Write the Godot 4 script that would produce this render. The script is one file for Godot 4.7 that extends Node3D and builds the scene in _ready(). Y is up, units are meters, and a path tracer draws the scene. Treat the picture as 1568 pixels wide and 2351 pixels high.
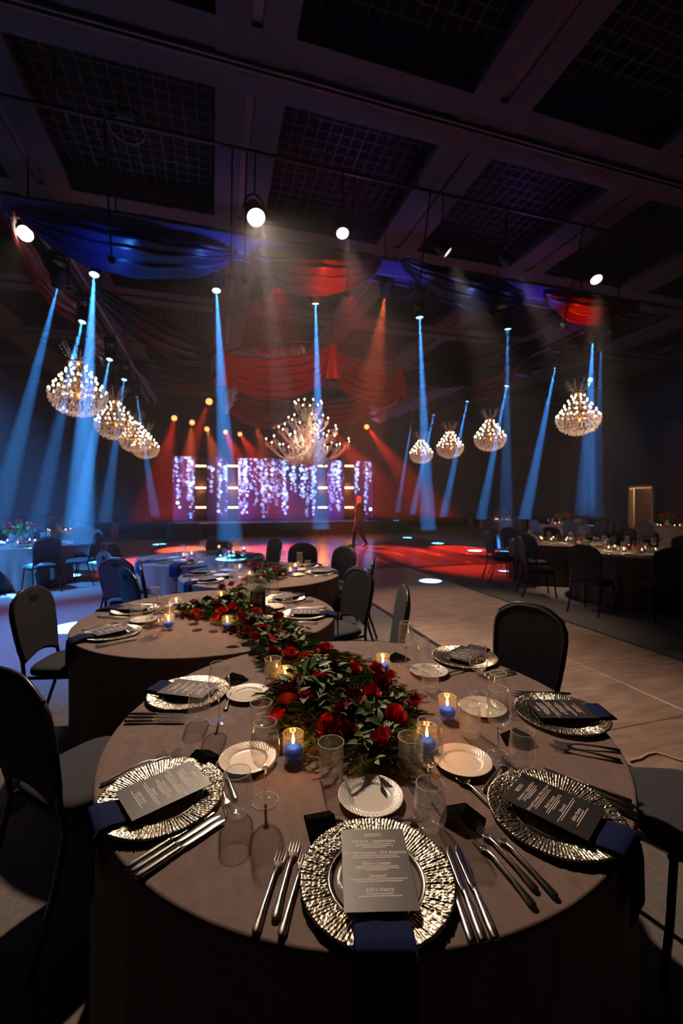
extends Node3D
# Hall axes: x to the side, y up, -z towards the stage. Units are metres.
const FOCAL := 1000.0      # focal length in pixels of the 1568 x 2351 frame
const HORIZON := 1150.0
const YAW := 16.5
const EYE := 1.57
const TABLE := 0.752       # height of a laid cloth
const TABLE_RADIUS := 0.885
const LENS := 3.5          # height of the moving heads' lenses above the eye
const ROOM := [-10.0, 18.0, 4.5, -25.0, 7.35]   # left, right, front (behind the camera), back, ceiling slab

var M := {}        # materials
var S := {}        # shared meshes
var taken := {}
var rng := RandomNumberGenerator.new()

# ---------------------------------------------------------------- places
func ray(px: float, py: float) -> Vector3:
	var u := (px - 784.0) / FOCAL
	var v := (HORIZON - py) / FOCAL
	var c := cos(deg_to_rad(YAW))
	var s := sin(deg_to_rad(YAW))
	return Vector3(c * u + s, v, -(c - s * u))

func at_y(px: float, py: float, y := TABLE) -> Vector3:
	var r := ray(px, py)
	return Vector3(0, EYE, 0) + r * ((y - EYE) / r.y)

func at_z(px: float, py: float, depth: float) -> Vector3:
	var r := ray(px, py)
	return Vector3(0, EYE, 0) + r * (depth / -r.z)

func at_x(px: float, py: float, x: float) -> Vector3:
	var r := ray(px, py)
	return Vector3(0, EYE, 0) + r * (x / r.x)

# ---------------------------------------------------------------- mesh builder
class MB:
	var v := PackedVector3Array()
	var n := PackedVector3Array()
	var uv := PackedVector2Array()
	var ix := PackedInt32Array()

	func grid(p: PackedVector3Array, nu: int, nv: int, wrap := false, uvs := PackedVector2Array()) -> MB:
		var base := v.size()
		var nn := PackedVector3Array()
		nn.resize(p.size())
		var last := nu if wrap else nu - 1
		for j in nv - 1:
			for i in last:
				var a := j * nu + i
				var b := j * nu + (i + 1) % nu
				var c := a + nu
				var d := b + nu
				var f1 := (p[c] - p[a]).cross(p[b] - p[a])
				var f2 := (p[c] - p[b]).cross(p[d] - p[b])
				nn[a] += f1; nn[b] += f1 + f2; nn[c] += f1 + f2; nn[d] += f2
				if p[a] != p[b] and p[a] != p[c] and p[b] != p[c]:
					ix.append(base + a); ix.append(base + b); ix.append(base + c)
				if p[b] != p[d] and p[d] != p[c] and p[b] != p[c]:
					ix.append(base + b); ix.append(base + d); ix.append(base + c)
		# the vertices of a collapsed row (a pole) share one normal
		for j in nv:
			var same := true
			for i in range(1, nu):
				if p[j * nu + i] != p[j * nu]:
					same = false
					break
			if same:
				var sum := Vector3.ZERO
				for i in nu:
					sum += nn[j * nu + i]
				for i in nu:
					nn[j * nu + i] = sum
		for k in nn.size():
			nn[k] = nn[k].normalized() if nn[k].length_squared() > 1e-24 else Vector3.UP
		v.append_array(p)
		n.append_array(nn)
		if uvs.size() == p.size():
			uv.append_array(uvs)
		else:
			var blank := PackedVector2Array()
			blank.resize(p.size())
			uv.append_array(blank)
		return self

	func lathe(prof: Array, seg := 24, at := Vector3.ZERO) -> MB:
		var p := PackedVector3Array()
		for q in prof:
			for i in seg:
				var a := TAU * i / seg
				p.append(at + Vector3(q.x * cos(a), q.y, q.x * sin(a)))
		return grid(p, seg, prof.size(), true)

	func tri(a: Vector3, b: Vector3, c: Vector3) -> void:
		var base := v.size()
		var f := (c - a).cross(b - a).normalized()
		v.append(a); v.append(b); v.append(c)
		n.append(f); n.append(f); n.append(f)
		uv.append(Vector2.ZERO); uv.append(Vector2.ZERO); uv.append(Vector2.ZERO)
		ix.append(base); ix.append(base + 1); ix.append(base + 2)

	func quad(a: Vector3, b: Vector3, c: Vector3, d: Vector3) -> void:
		tri(a, b, c)
		tri(a, c, d)

	# a box whose edges are cut by a chamfer; its front faces are set by checking against the middle
	func box(c: Vector3, s: Vector3, cut := 0.0, t := Transform3D.IDENTITY) -> MB:
		var h := s * 0.5
		cut = minf(cut, minf(h.x, minf(h.y, h.z)) * 0.9)
		var pt := func(sx: int, sy: int, sz: int, axis: int) -> Vector3:
			var q := Vector3(sx * (h.x - (0.0 if axis == 0 else cut)), sy * (h.y - (0.0 if axis == 1 else cut)), sz * (h.z - (0.0 if axis == 2 else cut)))
			return q
		var faces := []
		for axis in 3:
			for s1 in [-1, 1]:
				var loop := []
				for k in [[-1, -1], [1, -1], [1, 1], [-1, 1]]:
					var e := [0, 0, 0]
					e[axis] = s1
					e[(axis + 1) % 3] = k[0]
					e[(axis + 2) % 3] = k[1]
					loop.append(pt.call(e[0], e[1], e[2], axis))
				faces.append(loop)
		if cut > 0.0:
			for axis in 3:
				for k in [[-1, -1], [1, -1], [1, 1], [-1, 1]]:
					var e1 := [0, 0, 0]
					e1[axis] = -1
					e1[(axis + 1) % 3] = k[0]
					e1[(axis + 2) % 3] = k[1]
					var e2 := e1.duplicate()
					e2[axis] = 1
					var b1 := (axis + 1) % 3
					var b2 := (axis + 2) % 3
					faces.append([pt.call(e1[0], e1[1], e1[2], b1), pt.call(e2[0], e2[1], e2[2], b1), pt.call(e2[0], e2[1], e2[2], b2), pt.call(e1[0], e1[1], e1[2], b2)])
			for sx in [-1, 1]:
				for sy in [-1, 1]:
					for sz in [-1, 1]:
						faces.append([pt.call(sx, sy, sz, 0), pt.call(sx, sy, sz, 1), pt.call(sx, sy, sz, 2)])
		for f in faces:
			var mid := Vector3.ZERO
			for q in f:
				mid += q
			var nrm: Vector3 = (f[2] - f[0]).cross(f[1] - f[0])
			if nrm.dot(mid) < 0.0:
				f.reverse()
			for k in range(1, f.size() - 1):
				tri(t * (c + f[0]), t * (c + f[k]), t * (c + f[k + 1]))
		return self

	func tube(path: Array, radii: Variant, seg := 8, caps := true, flat := 1.0) -> MB:
		var p := PackedVector3Array()
		var m := path.size()
		var side := Vector3.ZERO
		var rings := []
		for k in m:
			var d: Vector3 = (path[mini(k + 1, m - 1)] - path[maxi(k - 1, 0)]).normalized()
			if k == 0:
				side = d.cross(Vector3.UP if absf(d.y) < 0.9 else Vector3.RIGHT).normalized()
			else:
				side = (side - d * side.dot(d)).normalized()
			var up := side.cross(d).normalized()
			var r: float = radii[k] if radii is Array else radii
			var ring := PackedVector3Array()
			for i in seg:
				var a := TAU * i / seg
				ring.append(path[k] + side * (cos(a) * r) + up * (sin(a) * r * flat))
			rings.append(ring)
		if caps:
			var c0 := PackedVector3Array()
			c0.resize(seg)
			c0.fill(path[0])
			p.append_array(c0)
			p.append_array(rings[0])
		for ring in rings:
			p.append_array(ring)
		var rows := m
		if caps:
			p.append_array(rings[m - 1])
			var c1 := PackedVector3Array()
			c1.resize(seg)
			c1.fill(path[m - 1])
			p.append_array(c1)
			rows += 4
		return grid(p, seg, rows, true)

	# a flat outline (x, y) given thickness along z, with its holes joined in by the caller
	func slab(outline: PackedVector2Array, z0: float, z1: float, walls: Array) -> MB:
		var t := Geometry2D.triangulate_polygon(outline)
		for k in range(0, t.size(), 3):
			var a := outline[t[k]]
			var b := outline[t[k + 1]]
			var c := outline[t[k + 2]]
			if (b - a).cross(c - a) > 0.0:
				var w := b
				b = c
				c = w
			tri(Vector3(a.x, a.y, z1), Vector3(b.x, b.y, z1), Vector3(c.x, c.y, z1))
			tri(Vector3(a.x, a.y, z0), Vector3(c.x, c.y, z0), Vector3(b.x, b.y, z0))
		for loop in walls:
			var area := 0.0
			for k in loop.size():
				area += loop[k].cross(loop[(k + 1) % loop.size()])
			for k in loop.size():
				var a: Vector2 = loop[k]
				var b: Vector2 = loop[(k + 1) % loop.size()]
				if area < 0.0:
					var w := a
					a = b
					b = w
				quad(Vector3(a.x, a.y, z1), Vector3(a.x, a.y, z0), Vector3(b.x, b.y, z0), Vector3(b.x, b.y, z1))
		return self

	func add(o: MB, t := Transform3D.IDENTITY) -> MB:
		var base := v.size()
		for k in o.v.size():
			v.append(t * o.v[k])
			n.append((t.basis * o.n[k]).normalized())
		uv.append_array(o.uv)
		for k in o.ix:
			ix.append(base + k)
		return self

	func moved(t: Transform3D) -> MB:
		var o := MB.new()
		return o.add(self, t)

	func mesh() -> ArrayMesh:
		var arr := []
		arr.resize(Mesh.ARRAY_MAX)
		arr[Mesh.ARRAY_VERTEX] = v
		arr[Mesh.ARRAY_NORMAL] = n
		arr[Mesh.ARRAY_TEX_UV] = uv
		arr[Mesh.ARRAY_INDEX] = ix
		var am := ArrayMesh.new()
		am.add_surface_from_arrays(Mesh.PRIMITIVE_TRIANGLES, arr)
		return am

# ---------------------------------------------------------------- naming
func numbered(called: String) -> String:
	if not taken.has(called):
		taken[called] = 0
		return called
	taken[called] += 1
	return "%s_%03d" % [called, taken[called]]

func tag(o: Node, label := "", category := "", group := "", kind := "") -> void:
	if label: o.set_meta("label", label)
	if category: o.set_meta("category", category)
	if group: o.set_meta("group", group)
	if kind: o.set_meta("kind", kind)

func obj(called: String, shape, m: Material, parent: Node = null, at := Vector3.ZERO, turn := Vector3.ZERO) -> MeshInstance3D:
	var o := MeshInstance3D.new()
	o.mesh = shape.mesh() if shape is MB else shape
	o.material_override = m
	o.position = at
	o.rotation = turn
	if parent == null:
		o.name = numbered(called)
		add_child(o)
	else:
		o.name = called
		parent.add_child(o, true)
	return o

func thing(called: String, label: String, category: String, at := Vector3.ZERO, turn := 0.0, group := "") -> Node3D:
	var o := Node3D.new()
	o.name = numbered(called)
	add_child(o)
	o.position = at
	o.rotation.y = turn
	tag(o, label, category, group)
	return o

func copy(o: Node3D, label: String, at: Vector3, turn := 0.0, group := "") -> Node3D:
	var base: String = o.get_meta("kindname") if o.has_meta("kindname") else String(o.name).rstrip("0123456789").trim_suffix("_")
	var c: Node3D = o.duplicate()
	c.name = numbered(base)
	add_child(c)
	c.position = at
	c.rotation = Vector3(0, turn, 0)
	if label: c.set_meta("label", label)
	if group: c.set_meta("group", group)
	elif c.has_meta("group"): c.remove_meta("group")
	return c

func struct(called: String, shape, m: Material, parent: Node = null, at := Vector3.ZERO) -> MeshInstance3D:
	var o := obj(called, shape, m, parent, at)
	if parent == null:
		tag(o, "", "", "", "structure")
	return o

func shelf(key: String, make: Callable) -> Mesh:
	if not S.has(key):
		S[key] = make.call().mesh()
	return S[key]

func spot_light(parent: Node, at: Vector3, to: Vector3, angle: float, energy: float, color: Color, size: float, soft := 0.5, called := "beam_lamp") -> SpotLight3D:
	var l := SpotLight3D.new()
	l.name = called
	parent.add_child(l, true)
	var d := to - at
	l.global_transform = Transform3D(Basis.looking_at(d, Vector3.UP if absf(d.normalized().y) < 0.99 else Vector3.RIGHT), at)
	l.spot_angle = angle
	l.spot_angle_attenuation = soft
	l.light_energy = energy
	l.light_color = color
	l.light_size = size
	l.spot_range = 60.0
	l.spot_attenuation = 2.0
	l.shadow_enabled = true
	return l

func omni_light(parent: Node, at: Vector3, energy: float, color: Color, size: float, called := "lamp") -> OmniLight3D:
	var l := OmniLight3D.new()
	l.name = called
	parent.add_child(l, true)
	l.position = at
	l.light_energy = energy
	l.light_color = color
	l.light_size = size
	l.omni_range = 60.0
	l.omni_attenuation = 2.0
	l.shadow_enabled = true
	return l

# ---------------------------------------------------------------- materials
func mat(called: String, color: Color, rough := 0.8, metal := 0.0) -> StandardMaterial3D:
	var m := StandardMaterial3D.new()
	m.resource_name = called
	m.albedo_color = color
	m.roughness = rough
	m.metallic = metal
	M[called] = m
	return m

func noise_tex(size: int, freq: float, a: Color, b: Color, octaves := 4, s := 1, stretch := 1.0) -> ImageTexture:
	var f := FastNoiseLite.new()
	f.seed = s
	f.noise_type = FastNoiseLite.TYPE_SIMPLEX_SMOOTH
	f.frequency = 1.0
	f.fractal_octaves = octaves
	var im := Image.create(size, size, false, Image.FORMAT_RGB8)
	for y in size:
		for x in size:
			# laid on two circles so that the texture repeats without a seam
			var u := TAU * x / size
			var w := TAU * y / size
			var k := f.get_noise_3d(cos(u) * freq * stretch, sin(u) * freq * stretch, cos(w) * freq + 13.0) + f.get_noise_3d(cos(u) * freq * stretch + 40.0, sin(u) * freq * stretch, sin(w) * freq)
			k = clampf(k * 0.7 + 0.5, 0.0, 1.0)
			im.set_pixel(x, y, a.lerp(b, k))
	return ImageTexture.create_from_image(im)

func triplanar(m: StandardMaterial3D, tex: Texture2D, size: float, world := true) -> void:
	m.albedo_texture = tex
	m.uv1_triplanar = true
	m.uv1_world_triplanar = world
	m.uv1_scale = Vector3.ONE / size

func glow(called: String, color: Color, energy: float) -> StandardMaterial3D:
	var m := mat(called, color, 0.5)
	m.emission_enabled = true
	m.emission = color
	m.emission_energy_multiplier = energy
	return m

func materials() -> void:
	var m: StandardMaterial3D
	m = mat("taupe table cloth", Color(1, 1, 1), 0.85)
	triplanar(m, noise_tex(256, 3.0, Color(0.415, 0.335, 0.318), Color(0.465, 0.38, 0.36), 4, 3), 0.9)
	m.rim_enabled = true; m.rim = 0.15; m.rim_tint = 0.6
	m.heightmap_enabled = true
	m.heightmap_texture = noise_tex(256, 6.0, Color.BLACK, Color.WHITE, 4, 8)
	m.heightmap_scale = 0.1
	m = mat("carpet", Color(1, 1, 1), 0.95)
	triplanar(m, noise_tex(256, 9.0, Color(0.37, 0.345, 0.34), Color(0.43, 0.40, 0.395), 5, 4), 1.6)
	m = mat("runway vinyl", Color(1, 1, 1), 0.42)
	triplanar(m, noise_tex(512, 5.0, Color(0.50, 0.41, 0.37), Color(0.64, 0.54, 0.49), 5, 5, 0.14), 2.2)
	mat("dance floor", Color(0.40, 0.35, 0.35), 0.24)
	mat("black trim", Color(0.05, 0.05, 0.05), 0.5)
	mat("wall paint", Color(0.13, 0.11, 0.11), 0.9)
	m = mat("wall wood", Color(1, 1, 1), 0.6)
	triplanar(m, noise_tex(256, 3.0, Color(0.20, 0.125, 0.09), Color(0.30, 0.19, 0.13), 4, 6, 0.2), 1.5)
	m = mat("black drape", Color(0.045, 0.042, 0.05), 0.95)
	m.metallic_specular = 0.2
	mat("ceiling slab", Color(0.06, 0.055, 0.06), 0.95)
	mat("ceiling beam", Color(0.29, 0.265, 0.275), 0.8)
	mat("ceiling trim", Color(0.36, 0.33, 0.34), 0.5)
	mat("ceiling mesh", Color(0.27, 0.25, 0.26), 0.6)
	mat("black metal", Color(0.07, 0.07, 0.075), 0.4)
	mat("black plastic", Color(0.055, 0.055, 0.06), 0.55)
	mat("truss metal", Color(0.42, 0.42, 0.44), 0.4, 0.7)
	m = mat("chair fabric", Color(1, 1, 1), 0.9)
	triplanar(m, noise_tex(128, 10.0, Color(0.22, 0.225, 0.25), Color(0.27, 0.275, 0.30), 3, 7), 0.25, false)
	m.metallic_specular = 0.3
	mat("chair frame", Color(0.16, 0.15, 0.15), 0.28, 0.6)
	m = mat("steel", Color(0.78, 0.76, 0.73), 0.16, 1.0)
	m = mat("champagne silver", Color(0.74, 0.70, 0.63), 0.28, 1.0)
	mat("smooth silver", Color(0.72, 0.69, 0.64), 0.16, 1.0)
	m = mat("porcelain", Color(0.86, 0.84, 0.80), 0.22)
	m.clearcoat_enabled = true; m.clearcoat = 0.6; m.clearcoat_roughness = 0.08
	# glass blown thin: a pane; cut and solid glass refracts
	m = mat("thin glass", Color(0.93, 0.95, 0.95, 0.045), 0.04)
	m.transparency = BaseMaterial3D.TRANSPARENCY_ALPHA
	m.metallic_specular = 0.7
	m = mat("glass rim", Color(0.97, 0.97, 0.97, 0.7), 0.1)
	m.transparency = BaseMaterial3D.TRANSPARENCY_ALPHA
	m = mat("cut crystal", Color(0.95, 0.96, 0.97, 0.10), 0.03)
	m.transparency = BaseMaterial3D.TRANSPARENCY_ALPHA
	m = mat("solid glass", Color(0.97, 0.98, 0.98, 0.0), 0.02)
	m.refraction_enabled = true
	m.refraction_scale = 0.05
	m = mat("water", Color(0.8, 0.88, 0.95, 0.06), 0.02)
	m.transparency = BaseMaterial3D.TRANSPARENCY_ALPHA
	m = mat("dark cordial", Color(0.05, 0.012, 0.01), 0.1)
	m = mat("navy napkin", Color(1, 1, 1), 0.85)
	triplanar(m, noise_tex(128, 14.0, Color(0.045, 0.09, 0.25), Color(0.065, 0.12, 0.30), 3, 9), 0.2, false)
	m.metallic_specular = 0.25
	mat("black card", Color(0.018, 0.018, 0.02), 0.95).metallic_specular = 0.12
	mat("print ink", Color(0.95, 0.90, 0.88), 0.6)
	mat("print red", Color(0.62, 0.10, 0.07), 0.6)
	m = mat("blue wax", Color(0.02, 0.26, 0.90), 0.6)
	m.metallic_specular = 0.2
	m.backlight_enabled = true; m.backlight = Color(0.02, 0.2, 0.6)
	mat("wick", Color(0.03, 0.02, 0.02), 0.9)
	glow("candle flame", Color(1.0, 0.76, 0.42), 10.0)
	m = mat("rose red", Color(0.66, 0.015, 0.04), 0.55)
	m.rim_enabled = true; m.rim = 0.35; m.rim_tint = 0.8
	m.backlight_enabled = true; m.backlight = Color(0.35, 0.02, 0.03)
	m = mat("rose crimson", Color(0.74, 0.09, 0.12), 0.55)
	m.rim_enabled = true; m.rim = 0.35; m.rim_tint = 0.8
	m = mat("rose dark", Color(0.45, 0.01, 0.03), 0.55)
	m.rim_enabled = true; m.rim = 0.3; m.rim_tint = 0.8
	m = mat("anthurium red", Color(0.52, 0.01, 0.02), 0.12)
	m.clearcoat_enabled = true; m.clearcoat = 1.0
	mat("spadix", Color(0.78, 0.48, 0.22), 0.6)
	m = mat("leaf green", Color(0.27, 0.40, 0.14), 0.55)
	m.backlight_enabled = true; m.backlight = Color(0.06, 0.12, 0.03)
	m = mat("leaf pale", Color(0.46, 0.53, 0.33), 0.6)
	m = mat("leaf dark", Color(0.13, 0.26, 0.085), 0.5)
	mat("fir green", Color(0.31, 0.43, 0.17), 0.6)
	mat("fir olive", Color(0.50, 0.48, 0.20), 0.6)
	mat("fir brown", Color(0.30, 0.19, 0.10), 0.7)
	mat("bark", Color(0.20, 0.13, 0.08), 0.85)
	# stage and rig
	for c in [["blue drape", Color(0.03, 0.06, 0.32)], ["navy drape", Color(0.035, 0.04, 0.12)], ["red drape", Color(0.42, 0.03, 0.05)], ["dusky red drape", Color(0.40, 0.10, 0.12)]]:
		m = mat(c[0], c[1], 0.36)
		m.rim_enabled = true; m.rim = 0.4; m.rim_tint = 0.7
		m.backlight_enabled = true; m.backlight = c[1] * 0.6
	mat("truss cover", Color(0.46, 0.43, 0.72), 0.8)
	mat("stage deck", Color(0.05, 0.045, 0.05), 0.5)
	glow("blue lens glow", Color(0.55, 0.85, 1.0), 9.0)
	glow("white lens glow", Color(1.0, 0.93, 0.82), 14.0)
	glow("dim white lens glow", Color(1.0, 0.92, 0.80), 1.6)
	glow("amber lens glow", Color(1.0, 0.62, 0.34), 2.6)
	glow("bar bulb glow", Color(1.0, 0.83, 0.62), 4.5)
	glow("chandelier bulb glow", Color(1.0, 0.91, 0.76), 8.0)
	glow("doorway lamp glow", Color(1.0, 0.85, 0.6), 1.2)
	m = mat("crystal", Color(0.88, 0.85, 0.84), 0.08)
	m.backlight_enabled = true; m.backlight = Color(0.9, 0.88, 0.86)
	mat("chandelier gold", Color(0.62, 0.45, 0.24), 0.3, 0.7)
	mat("chandelier glass arm", Color(0.90, 0.86, 0.82), 0.2)
	mat("cord", Color(0.35, 0.32, 0.30), 0.6)
	mat("skin", Color(0.62, 0.40, 0.31), 0.6)
	mat("suit", Color(0.035, 0.033, 0.04), 0.8)
	mat("white shirt", Color(0.75, 0.73, 0.72), 0.7)
	mat("door leaf", Color(0.55, 0.42, 0.24), 0.5)
	mat("door frame", Color(0.78, 0.72, 0.60), 0.5)

# ================================================================ the scene
func _ready() -> void:
	rng.seed = 20
	# ---- camera
	var cam := Camera3D.new()
	cam.name = "camera"
	add_child(cam)
	cam.position = Vector3(0, EYE, 0)
	cam.rotation_degrees = Vector3(0, -YAW, 0)
	var lens := CameraAttributesPhysical.new()
	lens.frustum_focal_length = 11.0
	lens.exposure_aperture = 2.0
	lens.frustum_focus_distance = 1.35
	lens.frustum_near = 0.05
	lens.frustum_far = 120.0
	cam.attributes = lens
	cam.projection = Camera3D.PROJECTION_FRUSTUM
	cam.near = 0.05
	cam.far = 120.0
	cam.size = 2.0 * 0.05 * 1175.5 / FOCAL
	cam.frustum_offset = Vector2(0, -0.05 * (1175.5 - HORIZON) / FOCAL)
	cam.current = true
	# ---- air: no daylight reaches the hall
	var we := WorldEnvironment.new()
	we.name = "environment"
	add_child(we)
	var env := Environment.new()
	we.environment = env
	env.background_mode = Environment.BG_COLOR
	env.background_color = Color.BLACK
	env.tonemap_mode = Environment.TONE_MAPPER_LINEAR
	env.tonemap_exposure = 1.0
	env.sdfgi_enabled = true
	env.ssao_enabled = true
	env.ssil_enabled = true
	env.volumetric_fog_enabled = true
	env.volumetric_fog_density = 0.0
	# stage haze hangs over the room, from the front bar to the back drape
	for h in [["stage_haze", Vector3(2.9, 3.8, -13.8), Vector3(21.4, 5.6, 20.8), 0.010]]:
		var fog := FogVolume.new()
		fog.name = h[0]
		fog.shape = RenderingServer.FOG_VOLUME_SHAPE_BOX
		fog.size = h[2]
		var fm := FogMaterial.new()
		fm.density = h[3]
		fm.albedo = Color(0.96, 0.96, 0.98)
		fog.material = fm
		add_child(fog)
		fog.position = h[1]
		tag(fog, "", "", "", "stuff")
	materials()
	lighting_rig()
	structure()
	stage()
	drapes()
	chandeliers()
	tables()
	chairs()
	place_settings()
	candles()
	garlands()
	far_tables()
	presenter()

# ---------------------------------------------------------------- lamps of the rig
const BLUE := Color(0.25, 0.62, 1.0)
const RED := Color(1.0, 0.20, 0.10)
const AMBER := Color(1.0, 0.42, 0.20)
const WARM := Color(1.0, 0.87, 0.745)

func head_mesh() -> Array:
	if not S.has("head parts"):
		var body := MB.new()
		body.lathe([Vector2(0, 0.28), Vector2(0.069, 0.26), Vector2(0.069, 0.0), Vector2(0.069, 0.0), Vector2(0.085, 0.0), Vector2(0.085, 0.0), Vector2(0.092, 0.02), Vector2(0.10, 0.10), Vector2(0.095, 0.22), Vector2(0.085, 0.30), Vector2(0.06, 0.335), Vector2(0, 0.34)], 20)
		for k in 6:
			body.lathe([Vector2(0.088, 0.20 + k * 0.018), Vector2(0.101, 0.204 + k * 0.018), Vector2(0.088, 0.209 + k * 0.018)], 20)
		var face := MB.new()
		face.lathe([Vector2(0, 0.004), Vector2(0.03, 0.0045), Vector2(0.055, 0.008), Vector2(0.066, 0.014), Vector2(0.03, 0.20), Vector2(0, 0.25)], 20)
		var yoke := MB.new()
		for s in [-1.0, 1.0]:
			yoke.box(Vector3(s * 0.125, 0.27, 0), Vector3(0.028, 0.34, 0.07), 0.008)
			yoke.tube([Vector3(s * 0.135, 0.16, 0), Vector3(s * 0.09, 0.16, 0)], 0.03, 10)
		yoke.box(Vector3(0, 0.44, 0), Vector3(0.28, 0.035, 0.08), 0.008)
		var foot := MB.new()
		foot.box(Vector3(0, 0.51, 0), Vector3(0.26, 0.10, 0.24), 0.015)
		var clamp := MB.new()
		clamp.tube([Vector3(0, 0.47, 0), Vector3(0, 0.73, 0)], 0.014, 6)
		S["head parts"] = [body.mesh(), face.mesh(), yoke.mesh(), foot.mesh(), clamp.mesh()]
	return S["head parts"]

# a moving head hung from a truss; its lens is at AT and its barrel points at TO
func moving_head(at: Vector3, to: Vector3, label: String, group: String, energy: float, angle: float, color: Color, lens_mat: String, soft := 0.5, hang := 0.0) -> Node3D:
	var hm := head_mesh()
	var d := (to - at).normalized()
	var pivot := Vector3(0, 0.16, 0)
	var t := thing("moving_head_spotlight", label, "spotlight", at - Vector3.ZERO, 0.0, group)
	var flat := Vector3(d.x, 0, d.z)
	var yaw := atan2(flat.x, flat.z) if flat.length() > 0.01 else 0.0
	var tilt := atan2(flat.length(), -d.y)
	var bs := Basis(Vector3.UP, yaw) * Basis(Vector3.RIGHT, -tilt)
	# the barrel turns about the pivot of its yoke; the node is shifted so that the lens stays at AT
	var shift := pivot - bs * pivot
	t.position = at - shift
	var body := obj("body", hm[0], M["black plastic"], t)
	body.transform = Transform3D(bs, shift)
	var face := obj("lens", hm[1], M[lens_mat], t)
	face.transform = Transform3D(bs, shift)
	obj("yoke", hm[2], M["black plastic"], t, Vector3.ZERO, Vector3(0, yaw, 0))
	obj("base", hm[3], M["black plastic"], t)
	for s in [-0.12, 0.12]:
		obj("clamp", hm[4], M["black metal"], t, Vector3(s, 0, s))
	if hang > 0.0:
		obj("hanger", MB.new().tube([Vector3(0, 0.5, 0), Vector3(0, hang - t.position.y, 0)], 0.015, 6), M["black metal"], t)
	if energy > 0.0:
		spot_light(t, at - d * (0.18 if lens_mat == "blue lens glow" else -0.03), to, angle, energy, color, 0.01, soft)
	return t

func par_mesh() -> Array:
	if not S.has("par parts"):
		var can := MB.new()
		can.lathe([Vector2(0, 0.30), Vector2(0.05, 0.295), Vector2(0.085, 0.26), Vector2(0.105, 0.16), Vector2(0.108, 0.0), Vector2(0.108, 0.0), Vector2(0.10, 0.0), Vector2(0.10, 0.0), Vector2(0.095, 0.03), Vector2(0, 0.03)], 22)
		var face := MB.new()
		face.lathe([Vector2(0, 0.004), Vector2(0.05, 0.008), Vector2(0.098, 0.022)], 22)
		var yoke := MB.new()
		var arc := []
		for k in 9:
			var a := PI * k / 8.0
			arc.append(Vector3(cos(a) * 0.125, 0.15 + sin(a) * 0.20, 0))
		yoke.tube(arc, 0.011, 6)
		S["par parts"] = [can.mesh(), face.mesh(), yoke.mesh()]
	return S["par parts"]

func par_can(at: Vector3, to: Vector3, label: String, group: String, lens_mat: String, hang: float, size := 1.0) -> Node3D:
	var pm := par_mesh()
	var d := (to - at).normalized()
	var flat := Vector3(d.x, 0, d.z)
	var yaw := atan2(flat.x, flat.z)
	var tilt := atan2(flat.length(), -d.y)
	var bs := Basis(Vector3.UP, yaw) * Basis(Vector3.RIGHT, -tilt) * Basis.from_scale(Vector3.ONE * size)
	var t := thing("stage_spotlight", label, "spotlight", at, 0.0, group)
	obj("can", pm[0], M["black plastic"], t).transform = Transform3D(bs, Vector3.ZERO)
	obj("lens", pm[1], M[lens_mat], t).transform = Transform3D(bs, Vector3.ZERO)
	var mid := bs * Vector3(0, 0.15, 0)
	obj("yoke", pm[2], M["black metal"], t).transform = Transform3D(Basis(Vector3.UP, yaw).scaled(Vector3.ONE * size), mid - Vector3(0, 0.15 * size, 0))
	var top := mid + Vector3(0, 0.2 * size, 0)
	obj("hanger", MB.new().tube([top, Vector3(top.x, hang - at.y - 0.1, -6.25 - at.z if hang < 7.0 else top.z), Vector3(top.x, hang - at.y, -6.25 - at.z if hang < 7.0 else top.z)], 0.012, 6), M["black metal"], t)
	return t

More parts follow.
